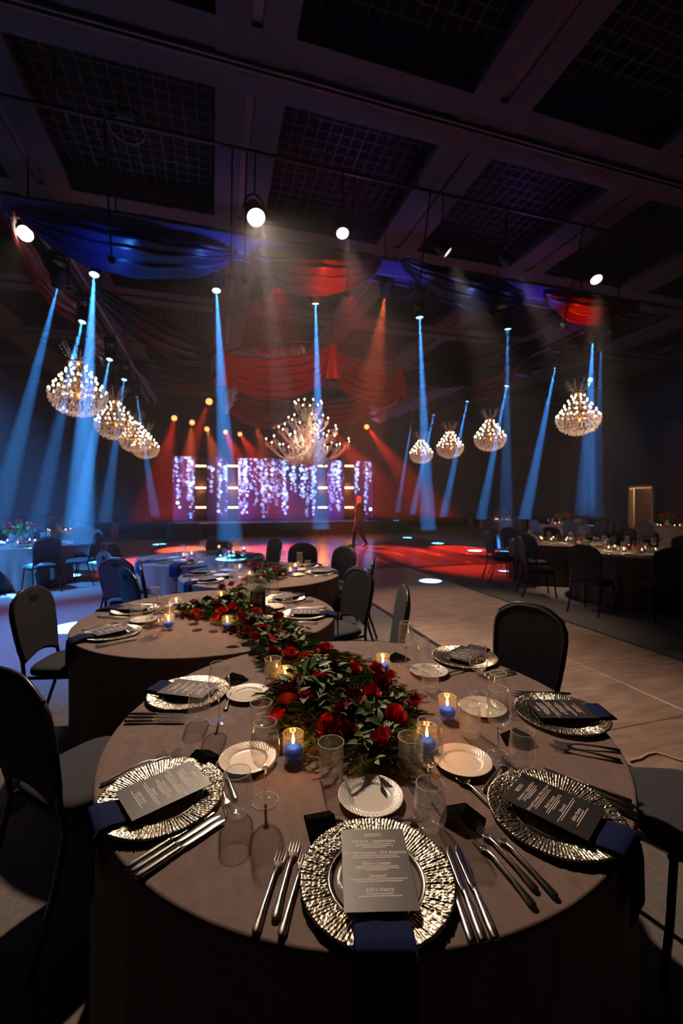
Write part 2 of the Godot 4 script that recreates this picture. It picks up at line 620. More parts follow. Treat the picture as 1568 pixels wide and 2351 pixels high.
func lighting_rig() -> void:
	var y := EYE + LENS
	var front := "moving heads hung along the front truss"
	var side_l := "moving heads hung along the truss over the flower tables"
	var side_r := "moving heads hung along the truss by the wood wall"
	# [row, lens pixel, pixel it aims at, height of what it hits, energy, cone]
	var heads := [
		[0, 217, 633, 168, 1440, 0.0, 1500.0, 2.8], [0, 497, 668, 530, 1278, 0.78, 950.0, 2.7], [0, 725, 697, 740, 1325, 0.0, 950.0, 2.7],
		[0, 963, 730, 988, 1335, 0.0, 1000.0, 2.4], [0, 1168, 755, 1160, 1313, 0.0, 300.0, 2.4], [0, 1353, 785, 1342, 1235, 0.0, 700.0, 2.7],
		[1, 147, 664, -40, 1330, 0.0, 420.0, 2.9], [1, 190, 740, 45, 1365, 0.0, 1300.0, 2.9], [1, 250, 826, 155, 1322, 0.0, 900.0, 2.6], [1, 280, 872, 228, 1290, 0.0, 500.0, 2.6], [1, 318, 912, 366, 1250, 0.0, 600.0, 2.6],
		[2, 1377, 802, 1365, 1250, 0.0, 160.0, 2.5], [2, 1273, 843, 1190, 1262, 0.0, 750.0, 2.7], [2, 1165, 887, 1090, 1265, 0.0, 800.0, 2.5], [2, 1072, 922, 1005, 1248, 0.0, 900.0, 2.4], [2, 997, 952, 935, 1235, 0.0, 900.0, 2.2], [2, 945, 972, 905, 1222, 0.0, 700.0, 2.0],
	]
	var labels := ["front truss moving head whose blue beam falls on ", "flower-side truss moving head whose blue beam falls on ", "wood-wall truss moving head whose blue beam falls on "]
	var rows := [front, side_l, side_r]
	var falls := ["the floor by the second table", "the last garland table", "the floor by the third table", "the runway's far end", "the dance floor edge", "the door wall carpet", "the carpet beside the black drape", "carpet before the blue-lit tables", "the carpet beside a blue-lit chair", "the carpet behind the blue-lit tables", "the dance floor corner", "the carpet near the doorway", "the carpet behind the second row", "floor beside the red-lit chair", "the dance floor's middle edge", "the stage end dance floor", "the floor at the stage corner"]
	for n in heads.size():
		var h: Array = heads[n]
		var at := at_y(h[1], h[2], y)
		if h[0] == 0: at.z = -7.56
		elif h[0] == 1: at.x = -2.45
		else: at.x = 8.61
		moving_head(at, at_y(h[3], h[4], h[5]), labels[h[0]] + falls[n], rows[h[0]], h[6] * 6.5, h[7], BLUE, "blue lens glow")
	# the plain white spots on the bar in front of the drapes; the brightest one lights the flower tables
	var bar_y := EYE + 4.0
	var aims := [[590, 490, Vector3(1.10, 0.4, -2.7), "white lens glow", "brilliant white spotlight aimed at the laid flower tables", 1.25], [785, 540, Vector3(1.5, 0.0, -3.4), "white lens glow", "white spotlight beside the brilliant one on the front bar", 0.9],
		[1030, 580, Vector3(9.0, 0.0, -4.0), "dim white lens glow", "spotlight on the front bar turned towards the wood wall, above the dark blue swag", 0.9], [1180, 605, Vector3(11.0, 0.0, -4.5), "dim white lens glow", "spotlight on the front bar turned aside, above the end of the dark blue swag", 0.95], [1383, 635, Vector3(5.6, 0.6, -3.4), "white lens glow", "bright white spotlight alone at the end of the front bar", 0.95], [57, 537, Vector3(-2.6, 0.6, -2.0), "white lens glow", "bright white spotlight above the narrow red swag", 1.1]]
	for a in aims:
		var at := at_y(a[0], a[1], bar_y)
		if a[0] != 57: at.z = -6.25
		par_can(at, a[2], a[4], "", a[3], 6.5 if a[0] != 57 else 7.3, a[5])
	var key := at_y(590, 490, bar_y)
	key.z = -6.25
	var to_key: Vector3 = aims[0][2]
	spot_light(self, key + (to_key - key).normalized() * 0.06, to_key, 30.0, 45.0, WARM, 0.09, 0.8, "key_lamp")
	spot_light(self, key + Vector3(0.05, -0.09, 0.05), Vector3(1.9, 0.0, -9.2), 6.0, 90.0, Color(0.95, 0.97, 1.0), 0.02, 0.7, "key_core_lamp")
	for a in [[785, 540, Vector3(3.2, 0.0, -5.4), 20.0, 21.0], [1383, 635, Vector3(6.5, 0.7, -6.1), 24.0, 15.0], [1030, 580, Vector3(11.5, 0.7, -12.4), 36.0, 13.0], [1180, 605, Vector3(13.4, 0.7, -10.4), 30.0, 10.0], [57, 537, Vector3(-2.6, 0.4, -3.6), 5.0, 16.0]]:
		var at := at_y(a[0], a[1], bar_y)
		if a[0] != 57: at.z = -6.25
		var to: Vector3 = a[2]
		spot_light(self, at + (to - at).normalized() * 0.06, to, a[4], a[3], WARM, 0.08, 0.8, "spot_lamp")
	# amber and red cans over the stage, turned to the dance floor
	var cans := [
		[480, 922, 345, 1285, 90.0, 8.0, RED], [400, 960, 330, 1300, 160.0, 6.0, RED], [441, 970, 420, 1262, 160.0, 7.0, AMBER], [475, 985, 560, 1268, 140.0, 7.0, AMBER], [518, 992, 640, 1266, 150.0, 8.0, RED],
		[551, 997, 720, 1262, 150.0, 8.0, RED], [585, 970, 690, 1290, 100.0, 6.0, AMBER], [628, 978, 900, 1262, 160.0, 7.0, RED], [770, 995, 985, 1278, 190.0, 7.0, RED], [842, 980, 1060, 1262, 210.0, 7.0, RED],
	]
	for c in cans:
		var at := at_y(c[0], c[1], EYE + 3.4)
		var to := at_y(c[2], c[3], 0.0)
		par_can(at, Vector3(at.x * 0.3, EYE - 0.5, 0), "round can lamp glowing amber above the stage", "amber can lamps above the stage", "amber lens glow", 7.3, 1.15)
		spot_light(self, at + (to - at).normalized() * 0.05, to, c[5], c[4] * 4.4, c[6], 0.05, 0.6, "stage_lamp")
	# red washes on the front truss, thrown back to the stage and the canopy
	for w in [[890, 672, Vector3(5.0, 1.2, -15.5), 520.0, 10.0, AMBER], [640, 660, Vector3(1.4, 5.0, -14.0), 44.0, 24.0, RED], [800, 665, Vector3(4.8, 5.0, -13.5), 36.0, 24.0, RED]]:
		var at := at_y(w[0], w[1], 5.5)
		at.z = -7.75
		var to: Vector3 = w[2]
		moving_head(at, to, "black moving head washing the red canopy from behind the front truss", "red wash heads on the front truss", w[3] * 0.5, w[4], w[5], "black plastic", 0.7)
	# blue wash over the tables by the far truss, and violet up-light on the ceiling beams
	for w in [[Vector3(-5.5, 5.6, -5.6), Vector3(-3.2, 0.5, -9.6), 280.0, 19.0, BLUE], [Vector3(-6.0, 5.6, -6.4), Vector3(-1.5, 0.3, -5.8), 150.0, 17.0, BLUE], [Vector3(-4.4, 5.6, -4.6), Vector3(-2.6, 0.0, -6.2), 36.0, 27.0, Color(0.85, 0.6, 1.0)], [Vector3(11.0, 5.6, -5.0), Vector3(9.5, 0.6, -11.5), 14.0, 20.0, BLUE]]:
		moving_head(w[0], w[1], "black wash head hung beside the front bar", "wash heads beside the front bar", w[2], w[3], w[4], "black plastic", 0.8, 7.3)
	# small washes hung below the front bar colour the swags
	var cloths := ["the long blue swag's first half", "the long blue swag's second half", "the dusky red front swag", "the dark blue shining swag", "the red swag at the truss end", "the board by the blue swag", "the board by the dusky red swag", "the board by the red end swag"]
	for w in [[220, Vector3(-1.5, 5.4, -7.36), 0.9, BLUE], [430, Vector3(0.1, 5.4, -7.36), 0.7, BLUE], [720, Vector3(1.9, 5.4, -7.36), 1.6, RED], [1080, Vector3(4.6, 5.4, -7.36), 0.7, Color(0.5, 0.6, 1.0)], [1330, Vector3(7.3, 5.3, -7.36), 1.2, RED], [520, Vector3(0.3, 5.8, -7.4), 0.7, Color(0.45, 0.4, 1.0)], [900, Vector3(3.16, 5.8, -7.4), 0.9, Color(0.45, 0.4, 1.0)], [1225, Vector3(6.2, 5.8, -7.4), 0.9, Color(0.4, 0.4, 1.0)]]:
		var at := Vector3(w[1].x + 0.15, 4.92, -6.72)
		var t := par_can(at, w[1], "small black can lamp hung in front of " + cloths.pop_front(), "swag wash cans", "black plastic", 6.5, 0.45)
		spot_light(t, at + (w[1] - at).normalized() * 0.04, w[1] + Vector3(0, 0.05, 0), 50.0, w[2] * 0.7, w[3], 0.04, 0.9, "swag_lamp")
	for w in [[Vector3(2.4, 5.97, -7.56), Vector3(1.6, 7.0, -3.6)], [Vector3(6.0, 5.97, -7.56), Vector3(4.6, 7.0, -5.2)]]:
		var t := thing("uplight_spotlight", "small violet up-light standing on the front truss", "spotlight", w[0], 0.0, "up-lights on the front truss")
		obj("housing", MB.new().box(Vector3(0, 0.05, 0), Vector3(0.3, 0.1, 0.14), 0.015), M["black plastic"], t)
		spot_light(t, w[0] + Vector3(0, 0.13, 0.1), w[1], 60.0, 0.5, Color(0.62, 0.40, 1.0), 0.08, 0.9, "uplight_lamp")

# ---------------------------------------------------------------- floor, walls, ceiling
func structure() -> void:
	var w: float = ROOM[1] - ROOM[0]
	var d: float = ROOM[2] - ROOM[3]
	var mid := Vector3((ROOM[0] + ROOM[1]) / 2, 0, (ROOM[2] + ROOM[3]) / 2)
	struct("floor", MB.new().box(mid + Vector3(0, -0.1, 0), Vector3(w + 0.6, 0.2, d + 0.6)), M["carpet"])
	# runway and dance floor of square panels, edged with a dark trim
	var runway := Node3D.new()
	runway.name = "floor_runway"
	add_child(runway)
	tag(runway, "", "", "", "structure")
	var pn := MB.new().box(Vector3(0, 0.006, 0), Vector3(1.0, 0.012, 1.0), 0.003).mesh()
	for i in 2:
		for j in 13:
			obj("panel", pn, M["runway vinyl"], runway, Vector3(2.86 + i * 1.004, 0, 3.2 - j * 1.004))
	obj("edge", MB.new().box(Vector3(2.335, 0.008, -2.82), Vector3(0.045, 0.016, 13.06), 0.004), M["black trim"], runway)
	obj("edge", MB.new().box(Vector3(4.388, 0.008, -2.82), Vector3(0.045, 0.016, 13.06), 0.004), M["black trim"], runway)
	var dance := Node3D.new()
	dance.name = "floor_dance"
	add_child(dance)
	tag(dance, "", "", "", "structure")
	for i in 10:
		for j in 10:
			obj("panel", pn, M["dance floor"], dance, Vector3(-1.3 + i * 1.004, 0, -9.9 - j * 1.004))
	for s in [-1.83, 8.26]:
		obj("edge", MB.new().box(Vector3(s, 0.008, -14.4), Vector3(0.045, 0.016, 10.1), 0.004), M["black trim"], dance)
	obj("edge", MB.new().box(Vector3(3.21, 0.008, -9.375), Vector3(10.1, 0.016, 0.045), 0.004), M["black trim"], dance)
	# walls: black drape behind the stage and beside the tables, wood panels beside the door
	var back := struct("wall_back", MB.new().box(Vector3(mid.x, 3.7, ROOM[3] - 0.1), Vector3(w + 0.4, 7.6, 0.2)), M["wall paint"])
	pleats(back, Vector3(ROOM[0] + 0.2, 0, ROOM[3] + 0.25), Vector3(ROOM[1] - 0.2, 0, ROOM[3] + 0.25), 6.4)
	var left := struct("wall_left", MB.new().box(Vector3(ROOM[0] - 0.1, 3.7, mid.z), Vector3(0.2, 7.6, d)), M["wall paint"])
	pleats(left, Vector3(ROOM[0] + 0.25, 0, 0), Vector3(ROOM[0] + 0.25, 0, ROOM[3] + 0.5), 6.4)
	struct("wall_front", MB.new().box(Vector3(mid.x, 3.7, ROOM[2] + 0.1), Vector3(w + 0.4, 7.6, 0.2)), M["wall paint"])
	# the door stands in this wall, so it is built of pieces round the opening
	var door_z := at_x(1476, 1150, ROOM[1]).z
	var x: float = ROOM[1]
	var right := Node3D.new()
	right.name = "wall_right"
	add_child(right)
	tag(right, "", "", "", "structure")
	obj("masonry", MB.new().box(Vector3(x + 0.1, 3.7, (ROOM[2] + door_z + 0.5) / 2), Vector3(0.2, 7.6, ROOM[2] - door_z - 0.5)), M["wall paint"], right)
	obj("masonry", MB.new().box(Vector3(x + 0.1, 3.7, (ROOM[3] + door_z - 0.5) / 2), Vector3(0.2, 7.6, door_z - 0.5 - ROOM[3])), M["wall paint"], right)
	obj("masonry", MB.new().box(Vector3(x + 0.1, 4.85, door_z), Vector3(0.2, 5.3, 1.0)), M["wall paint"], right)
	var z := ROOM[2] - 0.05
	while z > ROOM[3] + 1.3:
		if absf(z - 0.6 - door_z) > 1.12:
			for r in 3:
				obj("panel", shelf("wall panel", func(): return MB.new().box(Vector3.ZERO, Vector3(0.04, 1.58, 1.19), 0.008)), M["wall wood"], right, Vector3(x - 0.02, 0.82 + r * 1.6, z - 0.6))
		z -= 1.2
	var door := Node3D.new()
	door.name = "door_1"
	add_child(door)
	tag(door, "pale door leaf in a lit doorway of the wood-panelled wall", "", "", "structure")
	for s in [-1.0, 1.0]:
		obj("frame", MB.new().box(Vector3(x - 0.02, 1.1, door_z + s * 0.54), Vector3(0.28, 2.24, 0.09), 0.008), M["door frame"], door)
	obj("frame", MB.new().box(Vector3(x - 0.02, 2.2, door_z), Vector3(0.28, 0.09, 1.17), 0.008), M["door frame"], door)
	var leaf := obj("leaf", MB.new().box(Vector3(0, 1.08, 0.45), Vector3(0.045, 2.1, 0.88), 0.004), M["door leaf"], door, Vector3(x + 0.08, 0, door_z - 0.46), Vector3(0, 0.35, 0))
	obj("handle", MB.new().tube([Vector3(-0.03, 1.02, 0.82), Vector3(-0.07, 1.02, 0.82), Vector3(-0.07, 1.02, 0.70)], 0.009, 6), M["steel"], leaf)
	obj("passage_wall", MB.new().box(Vector3(x + 1.3, 1.2, door_z), Vector3(0.1, 2.4, 2.2)).box(Vector3(x + 0.75, 1.2, door_z - 1.05), Vector3(1.0, 2.4, 0.1)).box(Vector3(x + 0.75, 1.2, door_z + 1.05), Vector3(1.0, 2.4, 0.1)).box(Vector3(x + 0.75, 2.45, door_z), Vector3(1.2, 0.1, 2.2)), M["door frame"], door)
	obj("passage_lamp", MB.new().lathe([Vector2(0, -0.03), Vector2(0.1, -0.02), Vector2(0.12, 0.02), Vector2(0, 0.02)], 14), M["doorway lamp glow"], door, Vector3(x + 0.75, 2.36, door_z + 0.5))
	omni_light(door, Vector3(x + 0.7, 2.22, door_z + 0.4), 2.5, Color(1, 0.82, 0.55), 0.08)
	ceiling()

func pleats(parent: Node, a: Vector3, b: Vector3, height: float) -> void:
	var span := a.distance_to(b)
	var panels := int(span / 3.0)
	var d := (b - a).normalized()
	var out := d.cross(Vector3.UP)
	for k in panels:
		var p := PackedVector3Array()
		var nu := 61
		for j in 3:
			for i in nu:
				var s: float = (k + i / (nu - 1.0)) * span / panels
				p.append(a + d * s + out * (0.06 * sin(s * 5.0) + 0.03 * sin(s * 2.3 + k)) + Vector3(0, 0.02 + height * j / 2.0, 0))
		obj("drape", MB.new().grid(p, nu, 3), M["black drape"], parent)

func ceiling() -> void:
	var top: float = ROOM[4]
	var w: float = ROOM[1] - ROOM[0]
	var d: float = ROOM[2] - ROOM[3]
	var roof := struct("ceiling", MB.new().box(Vector3((ROOM[0] + ROOM[1]) / 2, top + 0.1, (ROOM[2] + ROOM[3]) / 2), Vector3(w + 0.4, 0.2, d + 0.4)), M["ceiling slab"])
	var y := EYE + 5.2
	var sx := 3.17
	var sz := 3.42
	var x0 := 0.47
	var z0 := -5.28
	# beams along the hall: two flanges with a dark groove between them
	for i in range(-3, 6):
		var x := x0 + i * sx
		if x < ROOM[0] or x > ROOM[1]: continue
		for s in [-1.0, 1.0]:
			obj("flange", MB.new().box(Vector3(x + s * 0.25, y + 0.06, (ROOM[2] + ROOM[3]) / 2), Vector3(0.38, 0.12, d), 0.006), M["ceiling beam"], roof)
		obj("web", MB.new().box(Vector3(x, y + 0.3, (ROOM[2] + ROOM[3]) / 2), Vector3(0.12, 0.5, d)), M["ceiling trim"], roof)
	for j in range(-2, 6):
		var z := z0 - j * sz
		for s in [-1.0, 1.0]:
			obj("flange", MB.new().box(Vector3((ROOM[0] + ROOM[1]) / 2, y + 0.052, z + s * 0.25), Vector3(w, 0.1, 0.36), 0.006), M["ceiling beam"], roof)
		for r in [-0.05, 0.02]:
			obj("rail", MB.new().box(Vector3((ROOM[0] + ROOM[1]) / 2, y - 0.02, z + r), Vector3(w, 0.05, 0.035), 0.008), M["ceiling trim"], roof)
	# wire mesh over each bay, set above the flanges
	var bar_x := MB.new().box(Vector3.ZERO, Vector3(sx - 0.6, 0.012, 0.012)).mesh()
	var bar_z := MB.new().box(Vector3.ZERO, Vector3(0.012, 0.012, sz - 0.6)).mesh()
	for i in range(-2, 4):
		for j in range(-1, 3):
			var c := Vector3(x0 + (i + 0.5) * sx, y + 0.34, z0 - (j + 0.5) * sz)
			var bay := Node3D.new()
			bay.name = numbered("ceiling_mesh")
			add_child(bay)
			bay.position = c
			tag(bay, "", "", "", "structure")
			for k in 15:
				obj("wire", bar_z, M["ceiling mesh"], bay, Vector3(-1.26 + k * 0.18, 0, 0))
			for k in 16:
				obj("wire", bar_x, M["ceiling mesh"], bay, Vector3(0, 0.012, -1.38 + k * 0.184))

# ---------------------------------------------------------------- stage
func screen_image() -> ImageTexture:
	var r := RandomNumberGenerator.new()
	r.seed = 5
	var w := 1024
	var h := 320
	var im := Image.create(w, h, false, Image.FORMAT_RGB8)
	for y in h:
		for x in w:
			var band := 0.5 + 0.5 * sin(x * 0.021 + 1.3) * sin(x * 0.0057)
			im.set_pixel(x, y, Color(0.05 + 0.12 * band, 0.03 + 0.05 * band, 0.12 + 0.20 * band))
	# strings of soft round lights that hang like a curtain
	for c in 84:
		var cx := r.randf_range(0, w)
		var from := r.randf_range(-40, 60)
		var to := r.randf_range(110, 320)
		var strength := r.randf_range(0.35, 1.0)
		var y := from
		while y < to:
			var rad := r.randf_range(3.0, 10.5)
			var px := cx + r.randf_range(-9, 9)
			var tint := Color(0.80, 0.87, 1.0).lerp(Color(0.35, 0.5, 1.0), r.randf() * (0.4 + 0.6 * clampf(y / h, 0, 1)))
			var k := strength * r.randf_range(0.5, 1.0)
			for dy in range(int(-rad - 2), int(rad + 3)):
				for dx in range(int(-rad - 2), int(rad + 3)):
					var qx := int(px) + dx
					var qy := int(y) + dy
					if qx < 0 or qy < 0 or qx >= w or qy >= h: continue
					var e := clampf(rad - Vector2(dx, dy).length() + 0.5, 0, 1) * k
					if e > 0.0:
						im.set_pixel(qx, qy, im.get_pixel(qx, qy).lerp(tint, e))
			# the thin string between two lights
			for s in 14:
				var sy := int(y) + s
				if sy >= 0 and sy < h and cx < w:
					im.set_pixel(int(cx), sy, im.get_pixel(int(cx), sy).lerp(Color(0.4, 0.42, 0.85), 0.35))
			y += r.randf_range(9, 26)
	return ImageTexture.create_from_image(im)

func stage() -> void:
	var depth := 22.0
	var deck := thing("stage_platform", "low black stage platform below the curtain-of-lights screens", "stage", Vector3(3.2, 0, -22.0))
	obj("deck", MB.new().box(Vector3(0, 0.56, 0), Vector3(12.4, 0.08, 5.2), 0.01), M["stage deck"], deck)
	for k in 8:
		obj("fascia_panel", MB.new().box(Vector3(-5.4 + k * 1.545, 0.26, 2.57), Vector3(1.52, 0.5, 0.04), 0.006), M["stage deck"], deck)
	for k in 5:
		obj("support", MB.new().box(Vector3(-5.8 + k * 2.9, 0.26, -1.0), Vector3(0.1, 0.52, 2.6)), M["black metal"], deck)
	var pic := screen_image()
	var show := glow("led screen picture", Color.BLACK, 3.4)
	show.emission_operator = BaseMaterial3D.EMISSION_OP_ADD
	show.emission_texture = pic
	show.roughness = 0.3
	var spans := [[397, 447, 0.02, "narrow end", "above the flight case"], [476, 522, 0.16, "narrow inner", "between two lamp towers near the flight case"], [547, 727, 0.30, "wide middle", "behind the great scroll chandelier"], [752, 790, 0.74, "slim inner", "between two lamp towers near the presenter"], [814, 855, 0.86, "narrow end", "beside the lamp tower behind the presenter"]]
	for s in spans:
		var a := at_z(s[0], 1047, depth)
		var b := at_z(s[1], 1047, depth)
		var w := b.x - a.x
		var c := thing("led_screen", "%s LED screen of blue-white light strings, %s" % [s[3], s[4]], "screen", Vector3((a.x + b.x) / 2, 0.605, -depth))
		var hh := 3.1
		obj("casing", MB.new().box(Vector3(0, hh / 2, -0.05), Vector3(w + 0.04, hh, 0.08), 0.01), M["black plastic"], c)
		var share := w / 10.2
		var p := PackedVector3Array([Vector3(-w / 2, 0.02, 0), Vector3(w / 2, 0.02, 0), Vector3(-w / 2, hh - 0.02, 0), Vector3(w / 2, hh - 0.02, 0)])
		var uvs := PackedVector2Array([Vector2(s[2], 1), Vector2(s[2] + share, 1), Vector2(s[2], 0), Vector2(s[2] + share, 0)])
		obj("display", MB.new().grid(p, 2, 2, false, uvs), show, c)
		var l := AreaLight3D.new()
		l.name = "screen_light"
		c.add_child(l)
		l.position = Vector3(0, hh / 2, 0.04)
		l.rotation_degrees = Vector3(0, 180, 0)
		l.area_size = Vector2(w, hh)
		l.light_energy = 0.5 * w
		l.light_color = Color(0.55, 0.5, 1.0)
		l.shadow_enabled = true
	# lamp towers between the screens, three bars of six round bulbs each
	var bulb := MB.new().lathe([Vector2(0, 0.0), Vector2(0.035, 0.008), Vector2(0.05, 0.03), Vector2(0.05, 0.045)], 12).moved(Transform3D(Basis(Vector3.RIGHT, -PI / 2), Vector3.ZERO)).mesh()
	var k := 0
	for px in [461, 535, 740, 801]:
		var at := at_z(px, 1150, depth - 0.15)
		var t := thing("lamp_tower", ["black lamp tower with glowing bulb bars at the flight case end", "black lamp tower beside the wide screen towards the flight case", "black lamp tower beside the wide screen towards the presenter", "black lamp tower with glowing bulb bars directly behind the presenter"][k], "lamp tower", Vector3(at.x, 0.605, at.z))
		for s in [-0.22, 0.22]:
			obj("post", MB.new().box(Vector3(s, 1.55, -0.06), Vector3(0.05, 3.1, 0.05), 0.006), M["black metal"], t)
		obj("backing", MB.new().box(Vector3(0, 1.55, -0.12), Vector3(0.46, 3.0, 0.03)), M["black plastic"], t)
		obj("foot", MB.new().box(Vector3(0, 0.02, -0.06), Vector3(0.56, 0.04, 0.36), 0.01), M["black metal"], t)
		for row in 3:
			var py: float = [1070, 1120, 1165][row]
			var by := at_z(px, py, depth - 0.15).y - 0.605
			var bar := obj("bulb_bar", MB.new().box(Vector3.ZERO, Vector3(0.52, 0.13, 0.05), 0.012), M["black plastic"], t, Vector3(0, by, 0.02))
			for b in 6:
				obj("bulb", bulb, M["bar bulb glow"], bar, Vector3(-0.2 + b * 0.08, 0, 0.07))
			if row == 1: omni_light(t, Vector3(0, by, 0.2), 1.2, Color(1, 0.62, 0.35), 0.06)
		k += 1
	# a case in front of the stage, and the small beam lamp at the stage's end
	var cs := at_y(416, 1250, 0.0)
	var case := thing("flight_case", "dark flight case with a bright metal edge before the stage", "case", Vector3(cs.x, 0, -18.6))
	obj("body", MB.new().box(Vector3(0, 0.36, 0), Vector3(1.2, 0.62, 0.6), 0.01), M["stage deck"], case)
	for s in [-0.6, 0.6]:
		obj("edge", MB.new().box(Vector3(s, 0.36, 0.3), Vector3(0.03, 0.64, 0.03), 0.005), M["truss metal"], case)
	obj("edge", MB.new().box(Vector3(0, 0.675, 0.3), Vector3(1.22, 0.03, 0.03), 0.005), M["truss metal"], case)
	for s in [-0.5, 0.5]:
		obj("castor", MB.new().lathe([Vector2(0, -0.02), Vector2(0.05, -0.02), Vector2(0.05, 0.02), Vector2(0, 0.02)], 12).moved(Transform3D(Basis(Vector3.FORWARD, PI / 2), Vector3(s, 0.05, 0.2))), M["black plastic"], case)
	var fp := at_z(849, 1163, 20.6)
	var fan := thing("fan_ray_lamp", "small lamp with one white lens fanning thin blue rays at the stage edge", "lamp", Vector3(fp.x, 0.605, fp.z))
	obj("base", MB.new().box(Vector3(0, 0.05, 0), Vector3(0.28, 0.1, 0.2), 0.015), M["black plastic"], fan)
	obj("neck", MB.new().tube([Vector3(0, 0.1, 0), Vector3(0, 0.5, 0)], 0.04, 8), M["black metal"], fan)
	obj("head", MB.new().lathe([Vector2(0, -0.1), Vector2(0.09, -0.09), Vector2(0.1, 0.06), Vector2(0.08, 0.1), Vector2(0, 0.1)], 16).moved(Transform3D(Basis(Vector3.RIGHT, PI / 2), Vector3(0, 0.55, 0))), M["black plastic"], fan)
	obj("lens", MB.new().lathe([Vector2(0, 0.0), Vector2(0.05, -0.004), Vector2(0.075, -0.012)], 14).moved(Transform3D(Basis(Vector3.RIGHT, PI / 2), Vector3(0, 0.55, 0.115))), M["blue lens glow"], fan)
	for a in [[880, 985], [905, 985], [930, 1000], [950, 1030], [965, 1070]]:
		var to := at_z(a[0], a[1], 18.5)
		spot_light(fan, Vector3(fp.x, 1.16, fp.z + 0.15), to, 1.5, 180.0, Color(0.3, 0.45, 1.0), 0.03, 0.5, "ray_lamp")

# ---------------------------------------------------------------- trusses and drapes
func swag(a: Vector3, b: Vector3, drop: float, tail: float, folds: float, m: String, label: String, group := "", bulge := 0.25, top := 0.12) -> void:
	var p := PackedVector3Array()
	var nu := 41
	var nv := 33
	var out := (b - a).cross(Vector3.UP).normalized()
	var s0 := rng.randf() * 6.0
	for j in nv:
		var v := j / (nv - 1.0)
		for i in nu:
			var u := i / (nu - 1.0)
			var k := 4.0 * u * (1.0 - u)
			var q := a.lerp(b, u)
			q.y -= drop * lerpf(top, 1.0, v) * pow(k, 0.8) + tail * v * (1.0 - k)
			var ripple := sin(v * folds * PI + s0 + 0.6 * sin(u * 5.0 + s0)) * 0.05 * drop * (0.35 + k)
			q += out * (bulge * k * sin(PI * (0.15 + 0.85 * v)) + ripple + 0.02 * sin(u * 23.0 + v * 5.0))
			q.y += ripple * 0.4
			p.append(q)
	var o := obj("drape_swag", MB.new().grid(p, nu, nv), M[m])
	tag(o, label, "drape", group)

func truss(called: String, a: Vector3, b: Vector3, label: String, cover: bool) -> void:
	var t := thing(called, label, "truss", a)
	var d := b - a
	var n := d.normalized()
	var side := n.cross(Vector3.UP)
	var h := 0.12
	for c in [[-1, -1], [1, -1], [-1, 1], [1, 1]]:
		var o: Vector3 = side * (c[0] * h) + Vector3(0, c[1] * h, 0)
		obj("chord", MB.new().tube([o, o + d], 0.024, 8), M["truss metal"], t)
	var bays := int(d.length() / 0.5)
	var step := d / bays
	var brace := MB.new().tube([Vector3.ZERO, step + Vector3(0, 2 * h, 0)], 0.011, 5).mesh()
	var brace2 := MB.new().tube([Vector3.ZERO, step + Vector3(0, -2 * h, 0)], 0.011, 5).mesh()
	for k in bays:
		for s in [-1.0, 1.0]:
			var up := k % 2 == 0
			obj("brace", brace if up else brace2, M["truss metal"], t, step * k + side * (s * h) + Vector3(0, -h if up else h, 0))
	if cover:
		for s in [-1.0, 1.0]:
			obj("cover", MB.new().box(d / 2 + side * (s * (h + 0.035)), Vector3(absf(d.x) if absf(d.x) > 1.0 else 0.012, 0.27, absf(d.z) if absf(d.z) > 1.0 else 0.012), 0.004), M["truss cover"], t)
	for k in [0.12, 0.5, 0.88]:
		obj("hanger", MB.new().tube([d * k + Vector3(0, h, 0), d * k + Vector3(0, 6.8 - a.y, 0)], 0.012, 6), M["black metal"], t)

